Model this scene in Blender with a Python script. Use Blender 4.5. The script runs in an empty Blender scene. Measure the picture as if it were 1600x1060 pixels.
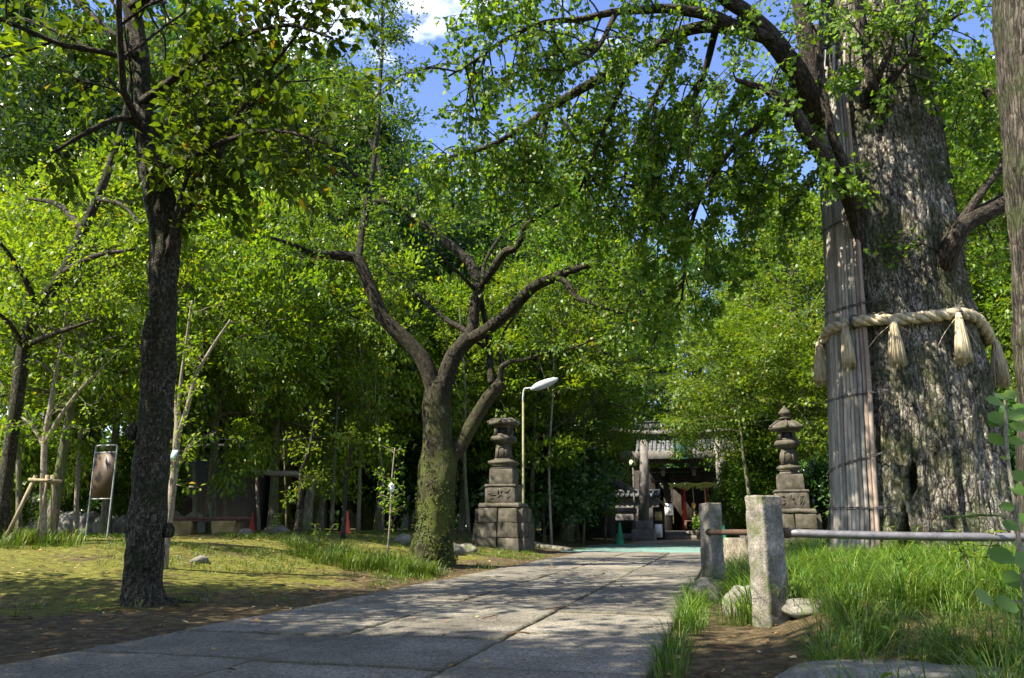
import bpy, math, random
import numpy as np
from math import radians as R, sin, cos, tan, atan, atan2, pi

# ------------------------------------------------------------------ camera, sky, sun, exposure
SC = bpy.context.scene
COL = SC.collection
CAM_H = 0.9
F = 1250.0                                   # focal length in photo pixels (photo is 1600 x 1060)
TILT = atan(290 / F)
cam_d = bpy.data.cameras.new('camera'); cam_d.sensor_width = 36; cam_d.lens = 36 * F / 1600
cam_d.clip_start = 0.05; cam_d.clip_end = 2000
cam = bpy.data.objects.new('camera', cam_d); COL.objects.link(cam)
cam.location = (0, 0, CAM_H); cam.rotation_euler = (pi / 2 + TILT, 0, 0)
SC.camera = cam

SUN_AZ = R(-114)                              # from +Y, negative = to the left
SUN_EL = R(51)
sd = bpy.data.lights.new('sun', 'SUN'); sd.energy = 4.5; sd.angle = R(0.5); sd.color = (1, .92, .76)
sun = bpy.data.objects.new('sun', sd); COL.objects.link(sun)
sun.rotation_euler = (pi / 2 - SUN_EL, 0, -SUN_AZ + pi)
sun.location = (-20, 10, 40)

W = bpy.data.worlds.new('World'); SC.world = W; W.use_nodes = True
wn = W.node_tree; wn.nodes.clear()
def wnode(t, **k):
    n = wn.nodes.new(t)
    for a, b in k.items(): setattr(n, a, b)
    return n
sky = wnode('ShaderNodeTexSky', sky_type='NISHITA', sun_disc=False, sun_elevation=SUN_EL, sun_rotation=SUN_AZ, altitude=100, air_density=1.0, dust_density=0.3, ozone_density=3.0)
tc = wnode('ShaderNodeTexCoord')
mp = wnode('ShaderNodeMapping'); mp.inputs['Scale'].default_value = (1, 1, 2.2); mp.inputs['Location'].default_value = (0.35, 0.2, 0.1)
nz = wnode('ShaderNodeTexNoise'); nz.inputs['Scale'].default_value = 3.2; nz.inputs['Detail'].default_value = 8; nz.inputs['Roughness'].default_value = .58
cr = wnode('ShaderNodeValToRGB'); cr.color_ramp.elements[0].position = .54; cr.color_ramp.elements[1].position = .70
mx = wnode('ShaderNodeMixRGB'); mx.inputs[2].default_value = (8, 8.2, 8.8, 1)
bg = wnode('ShaderNodeBackground'); bg.inputs[1].default_value = 0.15
wo = wnode('ShaderNodeOutputWorld')
L = wn.links.new
L(tc.outputs['Generated'], mp.inputs[0]); L(mp.outputs[0], nz.inputs['Vector']); L(nz.outputs['Fac'], cr.inputs[0])
hs = wnode('ShaderNodeHueSaturation'); hs.inputs['Saturation'].default_value = 1.08; hs.inputs['Hue'].default_value = .515; hs.inputs['Value'].default_value = .55
L(sky.outputs[0], hs.inputs['Color']); L(cr.outputs[0], mx.inputs[0]); L(hs.outputs[0], mx.inputs[1]); L(mx.outputs[0], bg.inputs[0]); L(bg.outputs[0], wo.inputs[0])

VS = SC.view_settings
SC.display_settings.display_device = 'sRGB'
VS.view_transform = 'Standard'; VS.look = 'None'; VS.gamma = 1; VS.use_curve_mapping = False
VS.exposure = 2.02
SC.render.engine = 'CYCLES'
SC.cycles.max_bounces = 8; SC.cycles.diffuse_bounces = 5; SC.cycles.transmission_bounces = 6; SC.cycles.glossy_bounces = 2
SC.cycles.use_denoising = True

# ------------------------------------------------------------------ small maths
rng = np.random.default_rng(7)
random.seed(7)
V = lambda *a: np.array(a, float)
def norm(v):
    v = np.asarray(v, float); return v / (np.linalg.norm(v, axis=-1, keepdims=True) + 1e-9)
def ray(px, py):
    a, b = (px - 800) / F, (530 - py) / F
    return V(a, cos(TILT) - b * sin(TILT), sin(TILT) + b * cos(TILT))
def P(px, py, Y):                            # point seen at photo pixel (px, py), Y metres ahead
    d = ray(px, py); return V(0, 0, CAM_H) + d * (Y / d[1])
def mpp(p):                                  # metres per photo pixel at point p
    return (p[1] * cos(TILT) + (p[2] - CAM_H) * sin(TILT)) / F
def G(px, py, z=0.):
    d = ray(px, py); return V(0, 0, CAM_H) + d * ((z - CAM_H) / d[2])
def smooth(x): x = np.clip(x, 0, 1); return x * x * (3 - 2 * x)
def _h(i, j, k):
    n = (i * 374761393 + j * 668265263 + k * 2147483647 + 1013904223) & 0xFFFFFFFF
    n = ((n ^ (n >> 13)) * 1274126177) & 0xFFFFFFFF
    return ((n ^ (n >> 16)) & 0xFFFF) / 65535.
def vnoise(p):
    p = np.asarray(p, float); i = np.floor(p).astype(np.int64); f = p - i; f = f * f * (3 - 2 * f); o = 0
    for a in (0, 1):
        for b in (0, 1):
            for c in (0, 1):
                w = (f[..., 0] if a else 1 - f[..., 0]) * (f[..., 1] if b else 1 - f[..., 1]) * (f[..., 2] if c else 1 - f[..., 2])
                o = o + w * _h(i[..., 0] + a, i[..., 1] + b, i[..., 2] + c)
    return o * 2 - 1
def fbm(p, n=4):
    s, a = 0, 1
    for k in range(n): s = s + a * vnoise(p * 2 ** k + 17 * k); a *= .5
    return s
def catmull(pts, m=6):
    pts = np.asarray(pts, float)
    if len(pts) < 3: return np.concatenate([pts[:1] + (pts[1:] - pts[:1]) * t for t in np.linspace(0, 1, m + 1)[:, None, None]]).reshape(-1, pts.shape[1])
    q = np.vstack([2 * pts[0] - pts[1], pts, 2 * pts[-1] - pts[-2]]); o = []
    for i in range(1, len(q) - 2):
        for t in np.arange(m) / m:
            a, b, c, d = q[i - 1:i + 3]
            o.append(.5 * (2 * b + (c - a) * t + (2 * a - 5 * b + 4 * c - d) * t * t + (3 * b - a - 3 * c + d) * t ** 3))
    o.append(pts[-1]); return np.array(o)

# path frame: v along the path, u to its right
PA = atan2((1132 - 800) / F, cos(TILT) + sin(TILT) * 290 / F)
PD = V(sin(PA), cos(PA)); PE = V(cos(PA), -sin(PA))
def u_of(p): return float(p[0] * PE[0] + p[1] * PE[1])
U_L = u_of(G(640, 920)); U_B = u_of(G(632, 971)); U_A = u_of(G(866, 964)); U_R = u_of(G(1069, 950))

def gh(x, y):                                # ground height
    x = np.asarray(x, float); y = np.asarray(y, float)
    u = x * PE[0] + y * PE[1]
    s = U_L - u
    left = .62 * smooth(s / 6.5) * smooth((y - 6.5) / 9.5) * (1 - smooth((y - 60) / 40))
    t = u - U_R
    right = .30 * smooth((t - .35) / 1.6) * smooth((y - 3.2) / 4) * (1 - smooth((y - 16) / 8)) * (1 - smooth((t - 14) / 8))
    n = .035 * vnoise(np.stack([x * .9, y * .9, 0 * x], -1)) + .012 * vnoise(np.stack([x * 4, y * 4, 0 * x], -1))
    off = np.where(s > 0, smooth(s / .8), smooth(t / .8))
    return left + right + n * np.where((s > 0) | (t > 0), off, 0)
def GP(px, py):                              # march the pixel ray to the terrain
    d = ray(px, py); d = d / d[1]; last = 2.
    for Y in np.arange(2, 90, .1):
        p = V(0, 0, CAM_H) + d * Y
        if p[2] < gh(p[0], p[1]): return V(p[0], p[1], float(gh(p[0], p[1])))
    p = V(0, 0, CAM_H) + d * 40; return V(p[0], p[1], float(gh(p[0], p[1])))
def GY(px, Y):                               # ground point under pixel column px at distance Y
    x = (px - 800) / F * Y * 1.0
    for _ in range(4):
        z = float(gh(x, Y)); x = (px - 800) * mpp(V(x, Y, z))
    return V(x, Y, float(gh(x, Y)))

# ------------------------------------------------------------------ mesh builder
class MB:
    def __init__(s): s.v, s.f, s.bk, s.rn, s.n = [], {}, [], [], 0
    def add(s, v, faces, bk=None, rn=None):
        v = np.asarray(v, float).reshape(-1, 3)
        for k, fa in faces.items():
            s.f.setdefault(k, []).append(np.asarray(fa, np.int64).reshape(-1, k) + s.n)
        s.v.append(v); s.bk.append(v if bk is None else bk)
        s.rn.append(np.zeros(len(v)) if rn is None else rn); s.n += len(v); return s
    def tube(s, pts, rad, sides=8, cap=True, lump=0., seed=0., v0=0.):
        pts = np.asarray(pts, float); n = len(pts); rad = np.broadcast_to(np.asarray(rad, float), (n,))
        t = norm(np.gradient(pts, axis=0)); ref = V(1, 0, 0) if abs(t[0][0]) < .8 else V(0, 1, 0)
        us = []
        u = norm(np.cross(t[0], ref))
        for i in range(n):
            u = norm(u - t[i] * np.dot(u, t[i])); us.append(u)
        us = np.array(us); ws = np.cross(t, us)
        a = np.arange(sides) * 2 * pi / sides
        ca, sa = np.cos(a), np.sin(a)
        ln = v0 + np.concatenate([[0], np.cumsum(np.linalg.norm(np.diff(pts, axis=0), axis=1))])
        r = np.repeat(rad[:, None], sides, 1)
        bk = np.stack([r * ca, r * sa, np.repeat(ln[:, None], sides, 1)], -1)
        if lump:
            r = r * (1 + lump * fbm(np.stack([ca * 1.3 + 0 * r, sa * 1.3 + 0 * r, ln[:, None] * 2.2 + 0 * r], -1) + seed, 3))
        v = pts[:, None, :] + r[..., None] * (us[:, None, :] * ca[None, :, None] + ws[:, None, :] * sa[None, :, None])
        i = np.arange(n - 1)[:, None] * sides; j = np.arange(sides)[None]; j2 = (j + 1) % sides
        q = np.stack([i + j, i + j2, i + sides + j2, i + sides + j], -1).reshape(-1, 4)
        fc = {4: q}
        if cap: fc[sides] = np.vstack([fc.get(sides, np.zeros((0, sides), int)), [np.arange(sides)[::-1]], [np.arange(sides) + (n - 1) * sides]]) if sides != 4 else np.zeros((0, 4), int)
        if sides == 4 and cap: fc = {4: np.vstack([q, [np.arange(4)[::-1]], [np.arange(4) + (n - 1) * 4]])}
        s.add(v.reshape(-1, 3), fc, bk.reshape(-1, 3)); return s
    def box(s, c, size, rz=0., top=None, bevel=0.):
        hx, hy, hz = np.array(size) / 2.; tx, ty = (hx, hy) if top is None else (top[0] / 2., top[1] / 2.)
        if bevel:
            b = bevel
            def ring(x, y, z): return [(-x + b, -y, z), (x - b, -y, z), (x, -y + b, z), (x, y - b, z), (x - b, y, z), (-x + b, y, z), (-x, y - b, z), (-x, -y + b, z)]
            def ringi(x, y, z): return [(-x + b, -y + b, z), (x - b, -y + b, z), (x - b, -y + b, z), (x - b, y - b, z), (x - b, y - b, z), (-x + b, y - b, z), (-x + b, y - b, z), (-x + b, -y + b, z)]
            v = np.array(ring(hx - b * .7, hy - b * .7, -hz) + ring(hx, hy, -hz + b) + ring(tx, ty, hz - b) + ring(tx - b * .7, ty - b * .7, hz), float)
            q = []
            for k in range(3):
                for j in range(8): q.append((k * 8 + j, k * 8 + (j + 1) % 8, k * 8 + 8 + (j + 1) % 8, k * 8 + 8 + j))
            f = {4: q, 8: [list(range(8))[::-1], list(range(24, 32))]}
        else:
            v = np.array([(-hx, -hy, -hz), (hx, -hy, -hz), (hx, hy, -hz), (-hx, hy, -hz), (-tx, -ty, hz), (tx, -ty, hz), (tx, ty, hz), (-tx, ty, hz)], float)
            f = {4: [(0, 3, 2, 1), (4, 5, 6, 7), (0, 1, 5, 4), (1, 2, 6, 5), (2, 3, 7, 6), (3, 0, 4, 7)]}
        ca, sa = cos(rz), sin(rz)
        v = np.stack([v[:, 0] * ca - v[:, 1] * sa, v[:, 0] * sa + v[:, 1] * ca, v[:, 2]], -1) + np.asarray(c, float)
        return s.add(v, f)
    def beam(s, a, b, w, h):                  # rectangular bar from a to b
        a, b = np.asarray(a, float), np.asarray(b, float); t = norm(b - a)
        x = norm(np.cross(t, V(0, 0, 1))) if abs(t[2]) < .95 else V(1, 0, 0); z = np.cross(x, t)
        o = [(-1, -1), (1, -1), (1, 1), (-1, 1)]
        v = [a + x * w / 2 * i + z * h / 2 * j for i, j in o] + [b + x * w / 2 * i + z * h / 2 * j for i, j in o]
        return s.add(v, {4: [(0, 1, 2, 3), (7, 6, 5, 4), (0, 4, 5, 1), (1, 5, 6, 2), (2, 6, 7, 3), (3, 7, 4, 0)]})
    def lathe(s, prof, n=16, c=(0, 0, 0), rz=0.):
        prof = np.asarray(prof, float); a = np.arange(n) * 2 * pi / n + rz
        v = np.stack([prof[:, 0, None] * np.cos(a), prof[:, 0, None] * np.sin(a), np.repeat(prof[:, 1, None], n, 1)], -1).reshape(-1, 3) + np.asarray(c, float)
        i = np.arange(len(prof) - 1)[:, None] * n; j = np.arange(n)[None]; j2 = (j + 1) % n
        f = {4: np.stack([i + j, i + j2, i + n + j2, i + n + j], -1).reshape(-1, 4)}
        caps = [np.arange(n)[::-1], np.arange(n) + (len(prof) - 1) * n]
        if n == 4: f[4] = np.vstack([f[4], caps])
        else: f[n] = caps
        return s.add(v, f)
    def rough_box(s, c, size, rz=0., amp=.015, seed=0., n=(8, 8, 16), taper=1., fq=6.):
        hx, hy, hz = np.array(size) / 2.; nx, ny, nzz = n
        def face(o, a, b, na, nb):
            g = np.stack(np.meshgrid(np.linspace(0, 1, na + 1), np.linspace(0, 1, nb + 1), indexing='ij'), -1).reshape(-1, 2)
            v = np.asarray(o, float) + g[:, :1] * np.asarray(a, float) + g[:, 1:] * np.asarray(b, float)
            i = (np.arange(na)[:, None] * (nb + 1) + np.arange(nb)[None]).reshape(-1)
            return v, np.stack([i, i + nb + 1, i + nb + 2, i + 1], -1)
        X, Y, Z = V(2 * hx, 0, 0), V(0, 2 * hy, 0), V(0, 0, 2 * hz); o = V(-hx, -hy, -hz)
        for (oo, a, b, na, nb) in ((o, X, Z, nx, nzz), (o + Y, Z, X, nzz, nx), (o, Z, Y, nzz, ny), (o + X, Y, Z, ny, nzz), (o + Z, X, Y, nx, ny), (o, Y, X, ny, nx)):
            v, f = face(oo, a, b, na, nb)
            q = v / np.array([hx, hy, hz]); e = np.sort(np.abs(q), axis=1)
            v = v * (1 - .05 * smooth((e[:, 1:2] - .86) / .14) * V(1, 1, .4))
            v = v * np.stack([1 + (taper - 1) * (v[:, 2] + hz) / (2 * hz), 1 + (taper - 1) * (v[:, 2] + hz) / (2 * hz), np.ones(len(v))], -1)
            v = v + norm(q) * (amp * fbm(v * fq + seed, 4))[:, None]
            ca, sa = cos(rz), sin(rz)
            v = np.stack([v[:, 0] * ca - v[:, 1] * sa, v[:, 0] * sa + v[:, 1] * ca, v[:, 2]], -1) + np.asarray(c, float)
            s.add(v, {4: f})
        return s
    def rock(s, c, size, seed=0., amp=.25, n=28, rz=0., flat=0.):
        th = np.linspace(0, pi, n // 2 + 1); ph = np.arange(n) * 2 * pi / n
        v = np.stack([np.sin(th)[:, None] * np.cos(ph), np.sin(th)[:, None] * np.sin(ph), np.repeat(np.cos(th)[:, None], n, 1)], -1).reshape(-1, 3)
        v = v * (1 + amp * fbm(v * 1.3 + seed, 4) + .03 * fbm(v * 9 + seed, 2))[:, None]
        if flat: v[:, 2] = np.minimum(v[:, 2], flat + .04 * vnoise(v * 5 + seed))
        v = v * np.asarray(size, float)
        ca, sa = cos(rz), sin(rz)
        v = np.stack([v[:, 0] * ca - v[:, 1] * sa, v[:, 0] * sa + v[:, 1] * ca, v[:, 2]], -1) + np.asarray(c, float)
        i = np.arange(n // 2)[:, None] * n; j = np.arange(n)[None]; j2 = (j + 1) % n
        return s.add(v, {4: np.stack([i + j, i + n + j, i + n + j2, i + j2], -1).reshape(-1, 4)})
    def leaves(s, Pt, D, N, size, shape='kite', width=1., r=rng, rn=None):
        Pt = np.asarray(Pt, float); n = len(Pt); D = norm(D); S = norm(np.cross(D, N)); N = np.cross(S, D)
        T, fc = LEAF[shape]; T = T * V(width, 1, 1); k = len(T)
        size = np.broadcast_to(size, (n,))
        v = Pt[:, None] + size[:, None, None] * (T[None, :, 0:1] * S[:, None] + T[None, :, 1:2] * D[:, None] + T[None, :, 2:3] * N[:, None])
        if rn is None: rn = r.random(n)
        faces = {}
        for f in fc: faces.setdefault(len(f), []).append(np.arange(n)[:, None] * k + np.array(f)[None])
        faces = {m: np.vstack(x) for m, x in faces.items()}
        return s.add(v.reshape(-1, 3), faces, rn=np.repeat(rn, k))
    def build(s, name, mat, parent=None, smooth_=False):
        v = np.vstack(s.v); off = np.zeros(3); q = parent
        while q is not None: off += np.array(q.location); q = q.parent
        me = bpy.data.meshes.new(name); me.vertices.add(len(v)); me.vertices.foreach_set('co', (v - off).astype(np.float32).ravel())
        li, lt = [], []
        for k, fl in s.f.items():
            fa = np.vstack(fl)
            if len(fa): li.append(fa.ravel()); lt.append(np.full(len(fa), k))
        li = np.concatenate(li); lt = np.concatenate(lt)
        me.loops.add(len(li)); me.loops.foreach_set('vertex_index', li.astype(np.int32))
        me.polygons.add(len(lt)); me.polygons.foreach_set('loop_start', np.concatenate([[0], np.cumsum(lt)[:-1]]).astype(np.int32))
        me.polygons.foreach_set('loop_total', lt.astype(np.int32))
        if smooth_: me.polygons.foreach_set('use_smooth', np.ones(len(lt), bool))
        a = me.attributes.new('bk', 'FLOAT_VECTOR', 'POINT'); a.data.foreach_set('vector', np.vstack(s.bk).astype(np.float32).ravel())
        a = me.attributes.new('rnd', 'FLOAT', 'POINT'); a.data.foreach_set('value', np.concatenate(s.rn).astype(np.float32))
        me.update(calc_edges=True)
        if mat is not None: me.materials.append(mat)
        o = bpy.data.objects.new(name, me); COL.objects.link(o)
        if parent is not None: o.parent = parent
        return o
LEAF = {
    'kite': (np.array([(0, 0, 0), (-.27, .45, .08), (0, 1, -.06), (.27, .45, .08)], float), [(0, 3, 2, 1)]),
    'oval': (np.array([(0, 0, 0), (-.22, .22, .06), (-.29, .55, .07), (0, 1, -.10), (.29, .55, .07), (.22, .22, .06), (0, .5, 0)], float), [(0, 6, 2, 1), (6, 3, 2), (0, 5, 4, 6), (6, 4, 3)]),
    'round': (np.array([(0, 0, 0), (-.34, .2, .06), (-.42, .6, .08), (-.2, .92, .02), (.2, .92, .02), (.42, .6, .08), (.34, .2, .06), (0, .5, 0)], float), [(0, 7, 2, 1), (7, 4, 3, 2), (0, 6, 5, 7), (7, 5, 4)]),
    'fan': (np.array([(0, 0, 0), (-.55, .68, .06), (-.22, .95, .0), (0, .80, -.02), (.22, .95, .0), (.55, .68, .06)], float), [(0, 3, 2, 1), (0, 5, 4, 3)]),
    'star': (np.array([(0, 0, 0), (-.5, .25, .02), (-.16, .4, 0), (-.34, .85, -.03), (0, .55, 0), (.34, .85, -.03), (.16, .4, 0), (.5, .25, .02), (0, 1.05, -.05)], float), [(0, 2, 1), (0, 4, 3, 2), (0, 6, 5, 4), (0, 7, 6), (2, 6, 8)]),
}

def tag(o, label, cat, group=None, kind=None):
    if label: o['label'] = label
    if cat: o['category'] = cat
    if group: o['group'] = group
    if kind: o['kind'] = kind
    return o
def thing(name, label, cat, loc=(0, 0, 0), group=None):
    o = bpy.data.objects.new(name, None); COL.objects.link(o); o.location = tuple(float(x) for x in loc)
    o.empty_display_size = .2
    return tag(o, label, cat, group)
def dup(root, loc, rz=0., sc=1., label=None, group=None):
    c = root.copy(); COL.objects.link(c); c.location = tuple(float(x) for x in loc); c.rotation_euler = (0, 0, rz); c.scale = (sc, sc, sc)
    if label: c['label'] = label
    if group: c['group'] = group
    for ch in list(root.children):
        d = ch.copy(); COL.objects.link(d); d.parent = c
        for g in list(ch.children):
            e = g.copy(); COL.objects.link(e); e.parent = d
    return c
def struct(o): o['kind'] = 'structure'; return o

# ------------------------------------------------------------------ materials
class NT:
    def __init__(s, name):
        s.m = bpy.data.materials.new(name); s.m.use_nodes = True; s.t = s.m.node_tree; s.t.nodes.clear()
        s.out = s.t.nodes.new('ShaderNodeOutputMaterial')
    def n(s, typ, ins=None, **k):
        x = s.t.nodes.new('ShaderNode' + typ)
        for a, b in k.items(): setattr(x, a, b)
        for a, b in (ins or {}).items():
            if isinstance(b, bpy.types.NodeSocket): s.t.links.new(b, x.inputs[a])
            else: x.inputs[a].default_value = b
        return x
    def ramp(s, fac, stops, interp='LINEAR'):
        x = s.n('ValToRGB', {0: fac}); e = x.color_ramp.elements; x.color_ramp.interpolation = interp
        while len(e) > 2: e.remove(e[-1])
        for i, (p, c) in enumerate(stops):
            el = e[i] if i < 2 else e.new(p)
            el.position = p; c = (c, c, c) if np.isscalar(c) else c; el.color = (*c[:3], 1)
        return x.outputs[0]
    def noise(s, vec, scale, detail=4, rough=.55, dist=0.):
        return s.n('TexNoise', {'Vector': vec, 'Scale': scale, 'Detail': detail, 'Roughness': rough, 'Distortion': dist}).outputs['Fac']
    def mix(s, fac, a, b, mode='MIX'):
        x = s.n('MixRGB', blend_type=mode)
        for i, q in ((0, fac), (1, a), (2, b)):
            if isinstance(q, bpy.types.NodeSocket): s.t.links.new(q, x.inputs[i])
            else: x.inputs[i].default_value = q if i == 0 else (*q[:3], 1)
        return x.outputs[0]
    def math(s, op, a, b=0.):
        x = s.n('Math', operation=op)
        for i, q in enumerate((a, b)):
            if isinstance(q, bpy.types.NodeSocket): s.t.links.new(q, x.inputs[i])
            else: x.inputs[i].default_value = q
        return x.outputs[0]
    def scale(s, vec, sc, loc=(0, 0, 0)):
        x = s.n('Mapping', {0: vec}); x.inputs['Scale'].default_value = sc; x.inputs['Location'].default_value = loc; return x.outputs[0]
    def obj(s): return s.n('TexCoord').outputs['Object']
    def attr(s, name, out='Vector'): return s.n('Attribute', attribute_name=name).outputs[out]
    def bump(s, h, strength=.5, dist=.02, prev=None):
        ins = {'Height': h, 'Strength': strength, 'Distance': dist}
        if prev is not None: ins['Normal'] = prev
        return s.n('Bump', ins).outputs[0]
    def finish(s, col, rough=.8, nrm=None, metal=0., spec=.3):
        b = s.n('BsdfPrincipled')
        for k, q in (('Base Color', col), ('Roughness', rough), ('Metallic', metal), ('Specular IOR Level', spec)):
            if isinstance(q, bpy.types.NodeSocket): s.t.links.new(q, b.inputs[k])
            else: b.inputs[k].default_value = (*q[:3], 1) if k == 'Base Color' else q
        if nrm is not None: s.t.links.new(nrm, b.inputs['Normal'])
        s.t.links.new(b.outputs[0], s.out.inputs[0]); s.b = b; return s.m

def leaf_mat(name, stops, trans=.45, rough=.45, spec=.35, tint=(1.28, 1.24, .40), var=.25):
    t = NT(name); r = t.attr('rnd', 'Fac')
    col = t.ramp(r, stops)
    oi = t.n('ObjectInfo').outputs['Random']
    hv = t.n('HueSaturation', {'Color': col}); 
    v = t.n('MapRange', {0: oi, 1: 0., 2: 1., 3: 1 - var, 4: 1 + var}); t.t.links.new(v.outputs[0], hv.inputs['Value'])
    h = t.n('MapRange', {0: t.math('FRACT', t.math('MULTIPLY', oi, 7.31)), 1: 0., 2: 1., 3: .485, 4: .512}); t.t.links.new(h.outputs[0], hv.inputs['Hue'])
    c = hv.outputs[0]
    b = t.n('BsdfPrincipled', {'Roughness': rough, 'Specular IOR Level': spec}); t.t.links.new(c, b.inputs['Base Color'])
    tr = t.n('BsdfTranslucent'); t.t.links.new(t.mix(1., c, tint, 'MULTIPLY'), tr.inputs[0])
    ms = t.n('MixShader', {0: trans}); t.t.links.new(b.outputs[0], ms.inputs[1]); t.t.links.new(tr.outputs[0], ms.inputs[2])
    t.t.links.new(ms.outputs[0], t.out.inputs[0]); return t.m

def bark_mat(name, dark, mid, light, moss=None, moss_amt=.5, sc=1., stretch=.25, bump=.8, dist=.02, moss_z=None):
    t = NT(name); v = t.scale(t.attr('bk'), (sc, sc, sc * stretch))
    n1 = t.noise(v, 14, 8, .65, .6); n2 = t.noise(v, 38, 6, .7); n3 = t.noise(t.attr('bk'), 1.6, 5, .6)
    vo = t.n('TexVoronoi', {'Vector': v, 'Scale': 22.}, feature='DISTANCE_TO_EDGE').outputs['Distance']
    h = t.math('ADD', t.math('MULTIPLY', n1, 1.), t.math('MULTIPLY', n2, .5))
    col = t.ramp(h, [(.55, dark), (.74, mid), (.95, light)])
    crack = t.ramp(vo, [(0., .35), (.10, 1.)])
    col = t.mix(.8, col, crack, 'MULTIPLY')
    if moss is not None:
        mf = t.math('ADD', t.math('MULTIPLY', n3, .8), t.math('MULTIPLY', t.noise(v, 9, 5, .7), .5))
        f = t.ramp(mf, [(.72 - moss_amt * .3, 0.), (.86 - moss_amt * .3, 1.)])
        if moss_z: f = t.math('MULTIPLY', f, t.n('MapRange', {0: t.n('SeparateXYZ', {0: t.obj()}).outputs[2], 1: moss_z[0], 2: moss_z[1], 3: 1., 4: .06}).outputs[0])
        col = t.mix(t.math('MULTIPLY', f, .85), col, t.mix(n2, tuple(q * .55 for q in moss), tuple(q * 1.5 for q in moss)))
    hh = t.math('ADD', h, t.math('MULTIPLY', t.ramp(vo, [(0, 0.), (.2, 1.)]), .5))
    if moss is not None: hh = t.math('ADD', hh, t.math('MULTIPLY', f, .4))
    return t.finish(col, .9, t.bump(hh, bump, dist), spec=.15)

def ginkgo_bark():
    t = NT('bark_ginkgo'); b = t.attr('bk')
    v = t.scale(b, (1, 1, .30)); w = t.scale(b, (1, 1, .55))
    n1 = t.noise(v, 11, 8, .72, .8); n2 = t.noise(w, 30, 6, .72, .6); n3 = t.noise(w, 80, 3, .65); big = t.noise(t.scale(b, (1, 1, .45)), 1.3, 5, .6)
    vo = t.n('TexVoronoi', {'Vector': t.mix(.06, v, t.n('TexNoise', {'Vector': w, 'Scale': 9.}).outputs['Color'], 'ADD'), 'Scale': 15.}, feature='DISTANCE_TO_EDGE').outputs['Distance']
    h = t.math('ADD', t.math('ADD', t.math('MULTIPLY', n1, .5), t.math('MULTIPLY', n2, .35)), t.math('MULTIPLY', n3, .15))
    hb = t.math('ADD', h, t.math('MULTIPLY', t.math('SUBTRACT', big, .5), .42))
    col = t.ramp(hb, [(.34, (.014, .012, .009)), (.43, (.10, .088, .066)), (.51, (.30, .27, .215)), (.63, (.60, .56, .475))])
    col = t.mix(.85, col, t.ramp(vo, [(0., .16), (.13, 1.)]), 'MULTIPLY')
    pit = t.noise(t.scale(b, (1, 1, .42)), 34, 4, .75, 1.2)
    col = t.mix(.9, col, t.ramp(pit, [(.40, .12), (.50, .95), (.62, 1.1)]), 'MULTIPLY')
    mf = t.math('ADD', t.noise(b, 1.9, 6, .65), t.math('MULTIPLY', n2, .35))
    f = t.ramp(mf, [(.62, 0.), (.76, 1.)])
    col = t.mix(t.math('MULTIPLY', f, .7), col, t.mix(n3, (.02, .03, .008), (.10, .12, .04)))
    hh = t.math('ADD', t.math('ADD', h, t.math('MULTIPLY', t.ramp(vo, [(0, 0.), (.25, 1.)]), .45)), t.math('MULTIPLY', t.ramp(pit, [(.38, 0.), (.52, 1.)]), .35))
    return t.finish(col, .92, t.bump(hh, 1., .07), spec=.12)

def stone_mat(name, a, b, c, moss=None, mossf=.5, sc=1., bump=.5, dist=.01, rough=.88):
    t = NT(name); o = t.obj()
    n1 = t.noise(o, 3 * sc, 6, .65); n2 = t.noise(o, 40 * sc, 5, .7); n3 = t.noise(o, 130 * sc, 2, .6)
    col = t.ramp(t.math('ADD', t.math('MULTIPLY', n1, .6), t.math('MULTIPLY', n2, .4)), [(.36, a), (.5, b), (.66, c)])
    col = t.mix(.5, col, t.ramp(n3, [(.35, .45), (.6, 1.15)]), 'MULTIPLY')
    if moss is not None:
        f = t.ramp(t.noise(o, 5 * sc, 8, .7), [(mossf, 0.), (mossf + .12, 1.)]); col = t.mix(t.math('MULTIPLY', f, .8), col, moss)
    return t.finish(col, rough, t.bump(t.math('ADD', n2, t.math('MULTIPLY', n1, 1.)), bump, dist), spec=.2)

def plain_mat(name, a, b, sc=8., rough=.7, metal=0., stretch=(1, 1, 1), bump=.3, dist=.005, spec=.3):
    t = NT(name); o = t.scale(t.obj(), stretch)
    n1 = t.noise(o, sc, 6, .65); n2 = t.noise(o, sc * 7, 4, .6)
    f = t.math('ADD', t.math('MULTIPLY', n1, .65), t.math('MULTIPLY', n2, .35))
    return t.finish(t.ramp(f, [(.36, a), (.64, b)]), rough, t.bump(f, bump, dist), metal, spec)

M = {}
# leaves
M['ginkgo_leaf'] = leaf_mat('ginkgo_leaf', [(0, (.042, .10, .011)), (.5, (.092, .18, .016)), (.93, (.155, .235, .018)), (1, (.2, .25, .025))], .58)
M['near_leaf'] = leaf_mat('near_leaf', [(0, (.04, .085, .010)), (.5, (.08, .145, .014)), (.97, (.13, .20, .018)), (.995, (.24, .16, .02))], .5, .5, .18)
M['cherry_leaf'] = leaf_mat('cherry_leaf', [(0, (.04, .095, .011)), (.5, (.084, .162, .016)), (.97, (.14, .22, .019)), (.998, (.3, .2, .03))], .5)
M['bright_leaf'] = leaf_mat('bright_leaf', [(0, (.064, .13, .011)), (.5, (.124, .20, .015)), (.97, (.185, .265, .019)), (.998, (.30, .22, .03))], .52, var=.18)
M['dark_leaf'] = leaf_mat('dark_leaf', [(0, (.016, .05, .013)), (.5, (.034, .088, .018)), (1, (.07, .14, .024))], .4, .32, .5)
M['gloss_leaf'] = leaf_mat('gloss_leaf', [(0, (.02, .055, .014)), (.5, (.032, .08, .018)), (1, (.055, .11, .022))], .3, .22, .6)
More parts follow.
